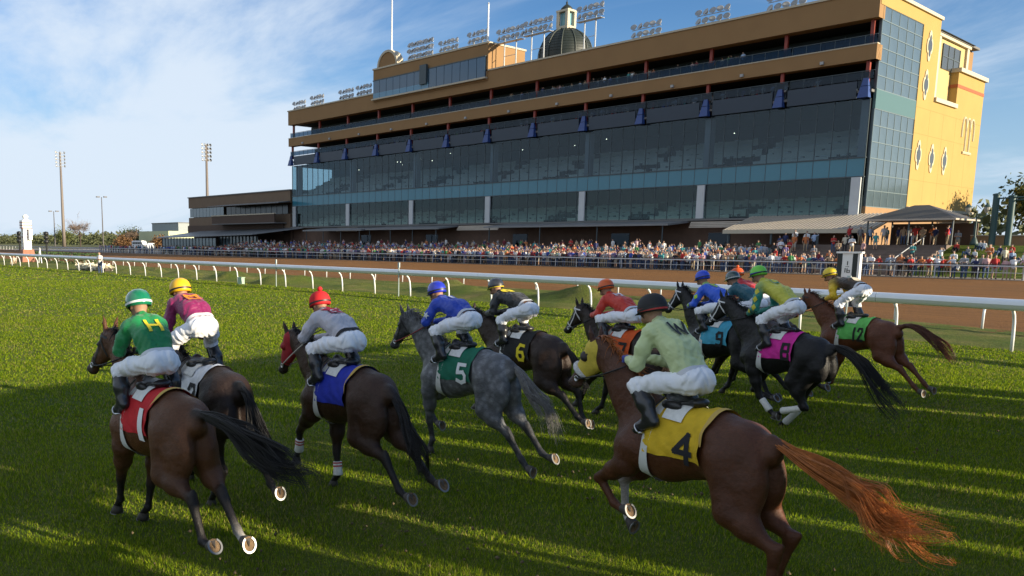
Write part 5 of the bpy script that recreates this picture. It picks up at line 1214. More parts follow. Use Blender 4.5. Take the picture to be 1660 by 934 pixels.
    if S.get('num'):
        col = S['numcol']; nmz = mat('print_'+k, col, .8)
        for q in (1, -1):
            n = len(S['num']); hgt = .225; wd = .15 if n == 1 else .10; tot = wd*(n+.22*(n-1))
            N_ = unit((0, q*1., .30)); U = np.array([-1., 0, 0])*q; Vv = np.cross(N_, U)
            if Vv[2] < 0: Vv = -Vv
            cx = S.get('numx', -.15); cen = np.array([cx, q*.30, S.get('numz', 1.24)]); O = cen-unit(U)*tot/2-Vv*hgt/2
            gv, gf = glyph(F, S['num'], O, U, Vv, N_, hgt, wd, S.get('numw', .046), .0275, gap=.25)
            link('number', npmesh('number', gv, gf, nmz), cl)
    # saddle, pad, girth
    sf = Field(); sf.el((.06, 0, 1.565), (.20, .10, .035), k=.03); sf.el((-.10, 0, 1.58), (.05, .09, .035), k=.04); sf.el((.20, 0, 1.59), (.045, .05, .04), k=.04)
    for q in (-1, 1): sf.el((.10, q*.125, 1.53), (.11, .035, .05), k=.03)
    sv, sq = surfnet(*sf.grid(.016)); sd = link('saddle', npmesh('saddle', sv, sq, LEATH), root)
    pv, pf = band(F, np.array([.02, 0, 1.18]), (1, 0, 0), .20, .030, .75, 24, -R(40), R(40), e1=(0, 0, 1)); link('saddle_pad', npmesh('saddle_pad', pv, pf, WEB), root)
    TF = Field(); TF.p = F.p[:F.nt]
    gv, gf = band(TF, np.array([.24, 0, 1.15]), (1, 0, .12), .085, .018, .75, 60); link('girth', npmesh('girth', gv, gf, mat('girth_'+k, S.get('girth', (.62, .62, .60)), .8)), root)
    if S.get('breast', False):
        pass
    # bridle
    bm_ = mat('bridle_'+k, S.get('bridle', BLACK), .6); HF = head_prims(Field(), S, ears=False); VV = []; FF = []; o = 0
    for dist, wd, tilt in ((.40, .026, 0), (.10, .024, -.35), (.03, .022, .6)):
        a = unit(u+v*tilt); gv, gf = band(HF, P+u*dist+v*.07, a, wd, .007, .35, 36, e1=np.cross(a, s)); VV.append(gv); FF.append(gf+o); o += len(gv)
    for q in (-1, 1):
        gv, gf = ribbon_line(HF, [P+u*.07+v*.05, P+u*.24+v*.075, P+u*.43+v*.085], s*q, .022, .008, 12, .25); VV.append(gv); FF.append(gf+o); o += len(gv)
    br = link('bridle', npmesh('bridle', np.concatenate(VV), np.concatenate(FF), bm_), root)
    rm = mat('rein_'+k, S.get('rein', BLACK), .7)
    for q in (-1, 1):
        mouth = P+u*.455+v*.088+s*q*.056
        MB().lathe([(.022, -.004), (.030, -.004), (.030, .004), (.022, .004), (.022, -.004)], mouth, 14, axis=s).obj('bit_ring', STEEL, br, smooth=True)
        hd = np.array(S['J'].get('hand', (.74, 1.70))); hand = np.array([hd[0], q*.085, hd[1]])
        mids = [mouth+(hand-mouth)*t+np.array([0, q*.05*math.sin(math.pi*t), -.03*math.sin(math.pi*t)]) for t in np.linspace(0, 1, 7)]
        MB().tube(mids, .008, 6).obj('rein', rm, br, smooth=True)
    if S.get('hood'):
        hv, hq = surfnet(*HF.grid(.014), smooth=1)
        nrm = hv.copy(); mtmp = npmesh('t', hv, hq); nn = np.zeros(len(hv)*3, np.float32); mtmp.vertices.foreach_get('normal', nn); bpy.data.meshes.remove(mtmp)
        hv = hv+nn.reshape(-1, 3)*.009
        me = cutmesh(hv, hq, [(P+u*.37, u), (P-u*.02+v*.02, -u+v*.1)]); me.materials.append(mat('hood_'+k, S['hood'], .8, var=.15, vscale=20, bump=.3, bscale=60))
        hd = link('hood', me, root)
        for q in (-1, 1):
            MB().lathe([(.055, -.015), (.052, .012), (.038, .032), (.018, .040)], P+u*.185+v*.04+s*q*.072, 14, axis=s*q-u*.4).obj('blinker_cup', mat('cup_'+k, S.get('cup', (.03, .02, .02)), .6), hd, smooth=True)
    if S.get('roll'):
        gv = [P+u*.37+v*.055+(np.cos(a)*np.cross(u, s)*.085+np.sin(a)*s*.068) for a in np.linspace(0, 2*math.pi, 25)]
        MB().tube(gv, .030, 10).obj('noseband_roll', mat('sheepskin', (.70, .70, .70), .95, var=.2, vscale=60, bump=1., bscale=120), root, smooth=True)
    for n, (a, b, colr) in S.get('wraps', {}).items():
        j = J[n]; p0 = j[1]+(j[2]-j[1])*a; p1 = j[1]+(j[2]-j[1])*b; cdir = unit(j[2]-j[1]); bb = unit(np.array([cdir[2], 0, -cdir[0]]))*.009
        mm = MB().tube([p0+bb, p0*.96+p1*.04+bb, p0*.5+p1*.5+bb, p1*.93+p0*.07+bb, p1+bb], [.05, .054, .052, .060, .052], 14)
        wr = mm.obj('leg_wrap', mat('wrap_cloth', (.72, .71, .68), .9, var=.1, vscale=30, bump=.4, bscale=50), root, smooth=True)
        if colr:
            for f_ in (.10, .32):
                pc = p0+(p1-p0)*f_+bb; MB().tube([pc-cdir*.008, pc+cdir*.008], .0565, 14, cap=False).obj('tape', mat('tape_red', (.45, .03, .03), .6), wr, smooth=True)
    return root, F, J
HELM_PROF = [(.001, .128), (.045, .121), (.085, .10), (.112, .066), (.126, .02), (.128, -.02), (.122, -.045), (.114, -.045)]
def make_jockey(S):
    p = dict(hip=(-.02, 1.78), sh=(.45, 2.0), head=(.60, 2.14), knee=(.36, 1.64), ank=(.20, 1.38), toe=(.36, 1.25), elb=(.50, 1.76), hand=(.76, 1.70))
    p.update(S['J']); W = S['silk']; k = S['key']
    def m(n, y): return np.array([p[n][0], y, p[n][1]])
    hip, sh, hd = m('hip', 0), m('sh', 0), m('head', 0); mid = (hip+sh)/2+np.array([-.02, 0, .035])
    hd = hd+np.array([0, p.get('heady', 0.), 0])
    def torso(F, f=0., tg=1):
        for s in (-1, 1):
            F.chain([hip+(0.02, s*.06, .02), mid+(0, s*.062, 0), sh+(-.02, s*.085, -.01)], [.095+f, .098+f, .09+f], k=.06, tag=tg)
            F.rc(sh+(-.02, s*.08, -.01), sh+(.01, s*.145, -.02), .085+f, .062+f, k=.05, tag=tg)
        return F
    def arms(F, f=0., end=1., tg=2):
        for s in (-1, 1):
            a = sh+(.01, s*.155, -.025); e = m('elb', s*p.get('elby', .225)); h = m('hand', s*.085); h2 = e+(h-e)*end
            F.chain([a, a*.5+e*.5+(0, s*.01, 0), e], [.060+f, .056+f, .046+f], k=.035, tag=tg); F.rc(e, h2, .05+f, (.05+f)*(1-end)+(.034+f*.8)*end, k=.03, tag=tg)
        return F
    def pelvis(F, f=0., tg=3):
        F.el(hip+(-.015, 0, -.015), (.120+f, .150+f, .112+f), k=.05, tag=tg)
        for s in (-1, 1):
            F.el(hip+(-.05, s*.07, -.025), (.095+f, .085+f, .105+f), k=.05, tag=tg)
            kn = m('knee', s*p.get('kneey', .25)); F.chain([hip+(.0, s*.095, -.03), (hip+(0, s*.095, -.03))*.5+kn*.5+(0, s*.02, .01), kn], [.088+f, .080+f, .062+f], k=.04, tag=tg)
        return F
    def shins(F, a, b, f=0., tg=4, sides=(-1, 1)):
        for s in sides:
            kn, an = m('knee', s*p.get('kneey', .25)), m('ank', s*.27); d = an-kn; back = np.array([-.018, 0, -.01])
            F.rc(kn+d*a, kn+d*(a*.6+b*.4)+back, .062+f, .064+f, k=.03, tag=tg); F.rc(kn+d*(a*.6+b*.4)+back, kn+d*b, .064+f, .044+f, k=.03, tag=tg)
        return F
    def feet(F, f=0., sides=(-1, 1)):
        for s in sides:
            an, to = m('ank', s*.27), m('toe', s*.285); heel = an+np.array([-.045, 0, -.045])
            F.rc(an, heel, .044+f, .034+f, k=.03, tag=5); F.rc(heel, an*.35+to*.65+(0, 0, -.005), .036+f, .038+f, k=.03, tag=5); F.rc(an+(.02, 0, -.02), to, .042+f, .028+f, k=.03, tag=5)
        return F
    # one continuous body
    B = Field(); torso(B, -.012); arms(B, -.012); pelvis(B, -.012); shins(B, 0, 1, -.01); feet(B, -.008)
    B.rc(sh+(.03, 0, .02), hd+(-.03, 0, -.06), .062, .052, k=.03, tag=6); hf = unit((1, 0, -.35))
    B.el(hd+(0, 0, .01), (.098, .078, .118), k=.03, tag=6); B.rc(hd+(.05, 0, -.06), hd+(.075, 0, -.085), .05, .035, k=.03, tag=6)
    B.rc(hd+(.09, 0, -.01), hd+(.112, 0, -.035), .010, .015, k=.012, tag=6)
    for s in (-1, 1):
        B.el(hd+(-.005, s*.078, -.015), (.02, .010, .03), k=.008, tag=6)
        h = m('hand', s*.085); B.el(h+(.03, 0, 0), (.045, .022, .038), k=.02, tag=7)
        for q in range(4):
            z = .026-.018*q; B.chain([h+(.055, s*.012, z), h+(.082, -s*.004, z), h+(.070, -s*.026, z-.002)], [.0105, .010, .009], k=.004, tag=7)
        B.chain([h+(.02, -s*.012, .03), h+(.05, -s*.024, .036)], [.012, .010], k=.008, tag=7)
    bv, bq = surfnet(*B.grid(.0135))
    skin = S.get('skin', (.36, .20, .13)); glove = S.get('glove', BLACK)
    me = npmesh('jockey_body', bv, bq, mat('skin', attr='coat', rough=.55, spec=.3)); vcol(me, 'coat', tag_colors(B, bv, {6: skin, 7: glove}, skin))
    root = link('person', me); root.location = (*S['base'], S.get('dz', .05)); root.rotation_euler = (0, 0, R(S['head'])); root.scale = (S.get('scale', .955),)*3
    tag(root, S['jlabel'], 'jockey', 'jockeys riding the racehorses')
    # silks
    F = Field(); torso(F, .008, 1); arms(F, .010, .93, 2); F.rc(sh+(.02, 0, .03), sh*.55+hd*.45+(0, 0, -.01), .078, .066, k=.02, tag=3)
    g = np.random.default_rng(ord(k[-1])+len(k))
    D, lo, h = F.grid(.0125)
    X, Y, Z = np.meshgrid(*[lo[i]+np.arange(D.shape[i])*h for i in range(3)], indexing='ij')
    wr = np.sin(X*31+9*np.sin(Y*13+g.uniform(0, 6))+Z*12+g.uniform(0, 6))*np.sin(Y*23+Z*30+5*np.sin(X*11)+g.uniform(0, 6))
    D = D-.0065*wr-.003*np.sin(X*70+Y*40+12*np.sin(Z*18))
    sv, sq = surfnet(D, lo, h)
    # end the jacket at the waistband
    ax = unit(sh-hip); me = cutmesh(sv, sq, [(hip+ax*.02, -ax)])
    n = len(me.vertices); co = np.zeros(n*3, np.float32); me.vertices.foreach_get('co', co); co = co.reshape(-1, 3)
    vcol(me, 'coat', tag_colors(F, co, {1: W['body'], 2: W.get('sleeve', W['body']), 3: W.get('collar', W['body'])}, W['body']))
    me.materials.append(mat('silk', attr='coat', rough=.48, var=.07, vscale=9, bump=.35, bscale=22, sheen=.15)); silk = link('racing_silks', me, root)
    # breeches
    Fb = Field(); pelvis(Fb, .006); shins(Fb, 0, .30, .006); D, lo, h = Fb.grid(.0125)
    X, Y, Z = np.meshgrid(*[lo[i]+np.arange(D.shape[i])*h for i in range(3)], indexing='ij')
    D = D-.0055*np.sin(Z*46+9*np.sin(X*12+Y*9))*np.sin(Y*18+X*26+g.uniform(0, 6))-.005*np.sin(X*60-Z*50+6*np.sin(Y*20))
    bv, bq = surfnet(D, lo, h)
    link('breeches', npmesh('breeches', bv, bq, mat('breeches_white', (.82, .82, .85), .7, var=.05, vscale=8, bump=.25, bscale=25)), root)
    cv, cq = band(torso(Field(), .0), hip+ax*.035, ax, .04, .016, .4, 40); link('waistband', npmesh('waistband', cv, cq, mat('waistband_'+k, S.get('belt', (.60, .60, .62)), .7)), root)
    for s in (-1, 1):
        Fo = Field(); shins(Fo, .24, 1, .012, sides=(s,)); feet(Fo, .006, sides=(s,)); ov, oq = surfnet(*Fo.grid(.0125))
        bt = link('boot', npmesh('boot', ov, oq, mat('boot_leather', (.02, .02, .023), .28, var=.2, vscale=20, coat=.25)), root)
        to = m('toe', s*.285); an = m('ank', s*.27); c = an*.4+to*.6+np.array([0, 0, -.045])
        fw = unit((to-an)*np.array([1, 0, 1])); up = unit(np.array([-fw[2], 0, fw[0]])); sd = np.array([0, 1., 0])
        pts = [c+sd*.062*math.cos(a)+up*(.075*math.sin(a)) for a in np.linspace(R(-20), R(200), 12)]
        st = MB().tube(pts, .008, 6); st.tube([pts[0], pts[-1]], .010, 6); so = st.obj('stirrup', STEEL, bt, smooth=True)
        MB().tube([pts[6], pts[6]*.5+np.array([.14, s*.2, 1.52])*.5+(0, s*.03, 0), np.array([.14, s*.16, 1.55])], .009, 5).obj('stirrup_leather', LEATH, bt)
    # helmet
    tl = p.get('tilt', R(14)); hz = hd+np.array([-.006, 0, .035]); rot = Matrix.Rotation(tl, 3, 'Y')
    cap = MB(); cap.lathe(HELM_PROF, n=28)
    br = []; nb = 13
    for i in range(nb):
        a = R(-58)+R(116)*i/(nb-1); br += [(.122*math.cos(a), .112*math.sin(a), -.022), ((.125+.062*math.cos(a*1.35))*math.cos(a), .120*math.sin(a), -.040), (.122*math.cos(a), .112*math.sin(a), -.036)]
    cap.add(br, [(3*i, 3*i+1, 3*i+4, 3*i+3) for i in range(nb-1)]+[(3*i+1, 3*i+2, 3*i+5, 3*i+4) for i in range(nb-1)])
    cap.v = [tuple(rot @ Vector((x*1.07, y*.97, z))+Vector(hz)) for x, y, z in cap.v]
    hc = S['cap']; me = cap.mesh('helmet', mat('cap_'+k, hc, S.get('caprough', .42), var=.05, vscale=10, bump=.12, bscale=18, coat=S.get('capcoat', .15)), smooth=True)
    he = link('helmet', me, root)
    def ringz(z, w, col, nm, ex=.0025, tl2=0.):
        q = MB(); n = 32; V = []
        for zz in (z-w/2, z+w/2):
            r = np.interp(-zz, [-b for a, b in HELM_PROF[:7]], [a for a, b in HELM_PROF[:7]])+ex
            for i in range(n):
                a = 2*math.pi*i/n; V.append((r*1.07*math.cos(a), r*.97*math.sin(a), zz+tl2*math.cos(a)))
        q.add(V, [(i, (i+1) % n, n+(i+1) % n, n+i) for i in range(n)]); q.v = [tuple(rot @ Vector(x)+Vector(hz)) for x in q.v]
        return q.obj(nm, mat(nm+'_'+k, col, .5), he, smooth=True)
    ringz(-.018, .020, S.get('strap', BLACK), 'goggle_strap', .004, -.012)
    if S.get('capband'): ringz(*S['capband'], 'cap_band')
    gl = MB(); V = []; n = 14
    for zz, rr in ((-.088, .088), (-.045, .118)):
        for i in range(n):
            a = R(-62)+R(124)*i/(n-1); V.append((rr*1.10*math.cos(a), rr*.86*math.sin(a), zz))
    gl.add(V, [(i, i+1, n+i+1, n+i) for i in range(n-1)]); gl.v = [tuple(rot @ Vector(x)+Vector(hz)) for x in gl.v]; gl.obj('goggles', mat('goggle_lens', (.03, .025, .02), .15), he, smooth=True)
    if S.get('pompom'):
        MB().lathe([(0, -.03), (.022, -.022), (.032, 0), (.022, .022), (0, .03)], hz+np.array([0, 0, .148]), 12).obj('pompom', mat('cap_'+k), he, smooth=True)
    # emblems on the silks: (kind, text, along back t, lateral, height, width, stroke, colour)
    Nb = unit(np.cross(ax, (0, 1, 0))); Nb = Nb if Nb[2] > 0 else -Nb; Nb = unit(Nb-.10*ax); Ub = np.array([0, -1., 0])
    for (kind, a, tpos, hgt, wd, sw, col) in S.get('emb', []):
        em = mat('emblem_%s_%s' % (k, '%.2f%.2f%.2f' % col), col, .6); c = hip+(sh-hip)*tpos+Nb*.12
        if kind == 'txt':
            tot = wd*(len(a)+.25*(len(a)-1)); gv, gf = glyph(F, a, c-Ub*tot/2-ax*hgt/2, Ub, ax, Nb, hgt, wd, sw, .0135)
        elif kind == 'disc':
            gv, gf = patch(F, [(hgt*math.cos(t)*wd, hgt*math.sin(t)) for t in np.linspace(0, 2*math.pi, 20)[:-1]], c, Ub, ax, Nb, .0125)
        elif kind == 'star':
            gv, gf = patch(F, [((hgt if i % 2 == 0 else hgt*.42)*math.sin(math.pi*i/5), (hgt if i % 2 == 0 else hgt*.42)*math.cos(math.pi*i/5)) for i in range(10)], c, Ub, ax, Nb, .0125)
        link('emblem', npmesh('emblem', gv, gf, em), silk)
    for (kind, s, tpos, size, col) in S.get('semb', []):             # on the sleeves: side, 0..2 along the arm
        a = sh+(.01, s*.155, -.025); e = m('elb', s*p.get('elby', .225)); h_ = m('hand', s*.085); c = a+(e-a)*tpos if tpos <= 1 else e+(h_-e)*(tpos-1)
        d = unit((e-a) if tpos <= 1 else (h_-e)); N_ = unit(np.array([-.25, s*1., .15])); N_ = unit(N_-d*(N_@d)); U = np.cross(d, N_)
        poly = [((size if i % 2 == 0 else size*.42)*math.sin(math.pi*i/5), (size if i % 2 == 0 else size*.42)*math.cos(math.pi*i/5)) for i in range(10)] if kind == 'star' else [(0, size*1.1), (size*.8, 0), (0, -size*1.1), (-size*.8, 0)]
        gv, gf = patch(F, poly, c, U, -d, N_, .0125, back=.12); link('emblem', npmesh('emblem', gv, gf, mat('emblem_%s_%s' % (k, '%.2f%.2f%.2f' % col), col, .6)), silk)
    # whip in the right hand
    if S.get('whip', True):
        h_ = m('hand', -.085); MB().tube([h_+(.06, 0, .05), h_+(-.05, -.04, .10), h_+(-.42, -.10, .16)], [.009, .007, .004], 6).obj('riding_crop', LEATH, root)
    return root
BAY = dict(body=(.098, .038, .015), points=(.012, .010, .010), head=(.085, .034, .014), hair=(.010, .009, .009))
DKBAY = dict(body=(.030, .016, .011), points=(.010, .009, .009), hair=(.009, .008, .008))
DKBAY2 = dict(body=(.045, .021, .012), points=(.012, .010, .010), hair=(.010, .009, .009))
SEAL = dict(body=(.024, .014, .011), points=(.010, .009, .009), hair=(.009, .008, .008))
BLK = dict(body=(.012, .011, .012), points=(.009, .008, .009), hair=(.008, .008, .008))
GRAY = dict(body=(.140, .143, .152), points=(.035, .035, .038), head=(.05, .05, .055), muzzle=(.03, .03, .032), neck=(.115, .118, .126), hair=(.16, .155, .15))
CHES = dict(body=(.080, .028, .0125), points=(.072, .025, .012), head=(.075, .032, .02), muzzle=(.05, .03, .025), hair=(.36, .11, .022))
CHES2 = dict(body=(.115, .038, .016), points=(.095, .032, .014), hair=(.085, .030, .014))
WHT = (.62, .60, .57)
def P_trail(a=0.):      # hind legs trailing after push-off
    return dict(LH=[(-.56, .84), (-.97, .70), (-1.14, .38), (-1.28, .35)], RH=[(-.60, .85), (-1.02, .73), (-1.32, .50), (-1.46, .45)])
def P_reach():
    return dict(LF=[(.46, .89), (.70, .54), (.83, .30), (.93, .22)], RF=[(.44, .86), (.52, .44), (.58, .18), (.68, .10)])
FIELD = [
 dict(key='H1', base=(-6.94, 3.26), head=178.5, coat=BAY, poll=(1.06, 1.98), muz=(1.46, 1.55), muzy=.10, heady=.03,
  LF=[(.46, .90), (.66, .53), (.76, .27), (.85, .18)], RF=[(.44, .86), (.55, .45), (.61, .18), (.70, .10)],
  LH=[(-.52, .83), (-.93, .68), (-1.09, .34), (-1.24, .33)], RH=[(-.60, .86), (-1.0, .70), (-1.28, .45), (-1.42, .38)], socks=dict(RH=(.45, .42, .38)),
  tail=[(-.80, 1.40), (-1.08, 1.38, -.08), (-1.36, 1.26, -.20), (-1.66, 1.12, -.33), (-1.92, 1.06, -.42)], ntail=900, tspread=.20, tjit=.05, cloth=(.50, .010, .016), num='1', numcol=(.75, .75, .75), bridle=BLACK, rein=BLACK, numw=.085, numx=-.13, hem=True,
  cap=(.008, .16, .075), capcoat=.9, caprough=.15, strap=(.70, .72, .72), silk=dict(body=(.006, .20, .055)), belt=(.66, .66, .68), emb=[('txt', 'H', .72, .14, .13, .032, (.80, .62, .02))],
  J=dict(hip=(-.04, 1.74), sh=(.26, 2.05), head=(.40, 2.22), knee=(.32, 1.62), ank=(.20, 1.36), toe=(.32, 1.22), hand=(.66, 1.74), elb=(.36, 1.80)),
  label='bay racehorse with black tail in red number 1 cloth, leftmost of all', jlabel='jockey in green silks with yellow letter H and green helmet on the leftmost bay'),
 dict(key='H2', base=(-7.95, 4.28), head=178, coat=SEAL, poll=(1.15, 1.80), muz=(1.55, 1.40), **P_reach(),
  LH=[(-.40, .82), (-.62, .45), (-.40, .17), (-.33, .08)], RH=[(-.56, .84), (-.98, .70), (-1.2, .42), (-1.34, .36)],
  tail=[(-.80, 1.40), (-1.00, 1.30, 0), (-1.15, 1.05, -.02), (-1.30, .80, -.06), (-1.55, .62, -.1)], ntail=420, tspread=.2, cloth=(.72, .72, .74), num='2', numcol=(.012, .012, .015),
  cap=(.75, .42, .01), strap=BLACK, silk=dict(body=(.20, .006, .075)), emb=[('txt', ['sq'], .80, .13, .16, .038, (.78, .24, .01))],
  J=dict(hip=(.06, 1.92), sh=(.44, 2.15), head=(.60, 2.26), knee=(.36, 1.68), ank=(.18, 1.40), toe=(.32, 1.27), hand=(.74, 1.78)),
  label='dark brown racehorse in white number 2 cloth, half hidden behind the leftmost bay', jlabel='jockey in magenta silks with orange square and yellow helmet, standing tall in the stirrups'),
 dict(key='H3', base=(-7.0, 5.47), head=176, coat=DKBAY2, poll=(1.24, 1.80), muz=(1.50, 1.33),
  LF=[(.48, .92), (.80, .66), (.87, .40), (.93, .30)], RF=[(.44, .86), (.42, .44), (.37, .18), (.44, .09)],
  LH=[(-.50, .82), (-.89, .66), (-1.13, .36), (-1.27, .31)], RH=[(-.64, .86), (-1.06, .72), (-1.36, .50), (-1.50, .47)], wraps=dict(LF=(.45, 1.05, True), RF=(.45, 1.05, True)),
  tail=[(-.80, 1.36), (-.98, 1.22), (-1.14, 1.0), (-1.30, .78), (-1.34, .62)], ntail=420, tspread=.11, cloth=(.012, .028, .36), num=None, hem=True, bridle=(.40, .02, .03), rein=(.55, .52, .45), hood=(.33, .012, .02), cup=(.28, .01, .015),
  cap=(.55, .010, .014), pompom=True, caprough=.8, capcoat=0., strap=BLACK, silk=dict(body=(.46, .45, .50), collar=(.42, .41, .46)), belt=BLACK, emb=[('star', '', .93, .15, 1., 0, (.40, .012, .05)), ('txt', 'C', .90, .07, .06, .018, (.70, .70, .70))],
  J=dict(hip=(-.06, 1.77), sh=(.40, 1.99), head=(.58, 2.12), knee=(.35, 1.64), ank=(.20, 1.38), toe=(.34, 1.24), hand=(.80, 1.70), elb=(.58, 1.74)),
  label='dark bay racehorse in blue cloth and red blinker hood with white front leg wraps', jlabel='jockey in pale grey silks with red star and red bobble cap'),
 dict(key='H5', base=(-7.30, 7.62), head=179, coat=GRAY, poll=(1.22, 1.90), muz=(1.55, 1.42),
  LF=[(.52, .90), (.55, .48), (.51, .22), (.56, .11)], RF=[(.50, .90), (.84, .70), (.72, .46), (.62, .40)],
  LH=[(-.54, .80), (-.90, .52), (-1.14, .22), (-1.24, .13)], RH=[(-.62, .83), (-.99, .58), (-1.25, .31), (-1.39, .27)],
  tail=[(-.78, 1.40), (-.98, 1.28), (-1.15, 1.10), (-1.38, .98), (-1.50, .66)], ntail=460, tspread=.17, tdroop=.2, cloth=(.004, .13, .075), num='5', numcol=(.74, .76, .76), rein=(.20, .02, .02), manelen=1.4, mane=330,
  cap=(.012, .025, .42), capcoat=.8, strap=BLACK, silk=dict(body=(.010, .05, .42)), emb=[('txt', 'J', .88, .11, .12, .030, (.72, .74, .76))], semb=[('star', 1, .62, .052, (.72, .74, .78)), ('star', 1, 1.35, .048, (.72, .74, .78))],
  J=dict(hip=(-.02, 1.86), sh=(.44, 2.04), head=(.60, 2.17), knee=(.36, 1.68), ank=(.20, 1.41), toe=(.35, 1.28), hand=(.72, 1.76), elb=(.56, 1.78)),
  label='dappled grey racehorse with pale tail in green number 5 cloth', jlabel='jockey in royal blue silks with white stars on the sleeves and blue helmet'),
 dict(key='H6', base=(-8.20, 9.82), head=177, coat=DKBAY, poll=(1.20, 1.78), muz=(1.55, 1.38), **P_reach(),
  LH=[(-.55, .82), (-.93, .62), (-1.20, .36), (-1.33, .29)], RH=[(-.60, .84), (-1.0, .68), (-1.10, .32), (-1.22, .24)],
  tail=[(-.80, 1.38), (-1.0, 1.22), (-1.15, 1.0), (-1.25, .8)], ntail=260, tspread=.12, cloth=(.010, .010, .011), num='6', numcol=(.78, .62, .02),
  cap=(.02, .022, .028), capcoat=.8, capband=(-.036, .012, (.70, .52, .02)), silk=dict(body=(.014, .014, .016)), emb=[('disc', '', .93, .105, 1.25, 0, (.72, .58, .02)), ('txt', 'S', .93, .06, .06, .014, (.05, .04, .01))],
  J=dict(hip=(-.04, 1.84), sh=(.48, 2.0), head=(.68, 2.13), knee=(.30, 1.64), ank=(.20, 1.36), toe=(.36, 1.25), hand=(.78, 1.70)),
  label='dark brown racehorse in black cloth with yellow number 6, behind the grey', jlabel='jockey in black silks with yellow disc on the back and white breeches'),
 dict(key='H7', base=(-7.35, 11.2), head=170, coat=SEAL, poll=(1.06, 1.86), muz=(1.42, 1.42), **P_reach(), **P_trail(),
  tail=[(-.80, 1.38), (-1.0, 1.26), (-1.15, 1.02), (-1.25, .8)], ntail=240, tspread=.12, cloth=(.62, .085, .008), num='7', numcol=(.012, .012, .012), bridle=(.62, .60, .60),
  cap=(.66, .10, .006), strap=BLACK, silk=dict(body=(.55, .03, .012)), emb=[('txt', ['sq'], .86, .10, .16, .03, (.72, .70, .72))],
  J=dict(hip=(-.12, 1.74), sh=(.34, 1.96), head=(.50, 2.12), hand=(.70, 1.66), elb=(.42, 1.72)),
  label='dark racehorse with white bridle in orange cloth, mostly hidden by the near chestnut', jlabel='jockey in orange red silks and orange helmet'),
 dict(key='H4', base=(-3.47, 6.26), head=168, coat=CHES, poll=(1.16, 1.98), muz=(1.52, 1.54), res=.0175,
  LF=[(.54, .92), (.93, .68), (.75, .47), (.63, .44)], RF=[(.50, .90), (.88, .64), (.84, .38), (.77, .27)], socks=dict(RF=WHT), fullsock=True,
  LH=[(-.60, .80), (-.96, .60), (-.93, .24), (-.84, .14)], RH=[(-.54, .82), (-.93, .64), (-.83, .29), (-.73, .20)],
  tail=[(-.79, 1.40), (-1.05, 1.31), (-1.34, 1.22), (-1.55, 1.12, .02), (-1.74, 1.00, .03), (-2.0, 1.06, .03)], ntail=1100, tspread=.23, tjit=.06, tw=.0034, tdroop=.05, cloth=(.62, .40, .012), num='4', numcol=(.012, .012, .018), bridle=BLACK, rein=BLACK, hood=(.55, .42, .05), roll=True, hem=True,
  cap=(.013, .012, .013), caprough=.7, capcoat=0., capband=(-.02, .026, (.50, .035, .03)), strap=BLACK, silk=dict(body=(.52, .60, .31), sleeve=(.52, .60, .31)), belt=(.62, .62, .66), glove=(.03, .06, .30), emb=[('txt', 'W', .86, .13, .17, .027, (.012, .014, .012))],
  J=dict(hip=(.00, 1.72), sh=(.34, 2.10), head=(.50, 2.25), knee=(.38, 1.62), ank=(.19, 1.38), toe=(.33, 1.23), hand=(.66, 1.80), elb=(.42, 1.79), kneey=.26),
  label='near chestnut racehorse with flaxen red tail, yellow number 4 cloth and yellow hood', jlabel='jockey in pale green silks with black W and black cap with red band'),
 dict(key='H8', base=(-5.72, 12.95), head=166, coat=BLK, poll=(1.24, 2.0), muz=(1.62, 1.55),
  LF=[(.42, .88), (.30, .46), (.12, .26), (.03, .20)], RF=[(.46, .90), (.62, .52), (.36, .44), (.25, .42)],
  LH=[(-.34, .80), (-.52, .41), (-.16, .30), (-.06, .22)], RH=[(-.24, .80), (-.30, .42), (-.06, .15), (.03, .08)], wraps=dict(LH=(.12, 1.1, False), RH=(.3, 1.15, False), LF=(.3, 1.1, False)),
  tail=[(-.80, 1.38), (-1.02, 1.36), (-1.30, 1.22), (-1.62, .92), (-1.95, .74)], ntail=460, tspread=.2, tdroop=.25, cloth=(.62, .022, .30), num='8', numcol=(.012, .012, .014), bridle=(.65, .65, .65), girth=(.66, .66, .66), numx=-.20, numz=1.27,
  cap=(.16, .58, .05), capband=(-.005, .02, (.02, .08, .35)), silk=dict(body=(.52, .50, .05), sleeve=(.005, .20, .16)), emb=[('txt', 'L', .92, .08, .15, .03, (.006, .20, .15))], semb=[('dia', 1, t, .05, (.60, .52, .04)) for t in (.25, .62, 1.0, 1.4)],
  J=dict(hip=(-.10, 1.90), sh=(.40, 2.20), head=(.60, 2.36), knee=(.29, 1.66), ank=(.13, 1.33), toe=(.28, 1.18), hand=(.66, 1.72), elb=(.42, 1.84)),
  label='black racehorse with white hind leg wraps in pink number 8 cloth', jlabel='jockey in yellow silks with teal diamond sleeves and lime green helmet'),
 dict(key='H9', base=(-7.25, 13.97), head=166, coat=BLK, poll=(1.05, 2.08), muz=(1.42, 1.65), LF=[(.46, .89), (.60, .50), (.55, .24), (.62, .13)], RF=[(.48, .90), (.80, .62), (.78, .36), (.72, .27)], **P_trail(),
  tail=[(-.80, 1.38), (-1.0, 1.26), (-1.15, 1.02), (-1.25, .8)], ntail=200, tspread=.12, cloth=(.06, .36, .52), num='9', numcol=(.012, .012, .014), bridle=(.62, .62, .66),
  cap=(.02, .06, .55), silk=dict(body=(.02, .10, .62), collar=(.38, .62, .04)), emb=[('txt', 'S', .90, .11, .12, .03, (.45, .65, .05))], semb=[('dia', 1, .5, .05, (.45, .70, .05)), ('dia', 1, 1.5, .05, (.45, .70, .05))],
  J=dict(hip=(-.05, 1.78), sh=(.38, 2.04), head=(.55, 2.22)),
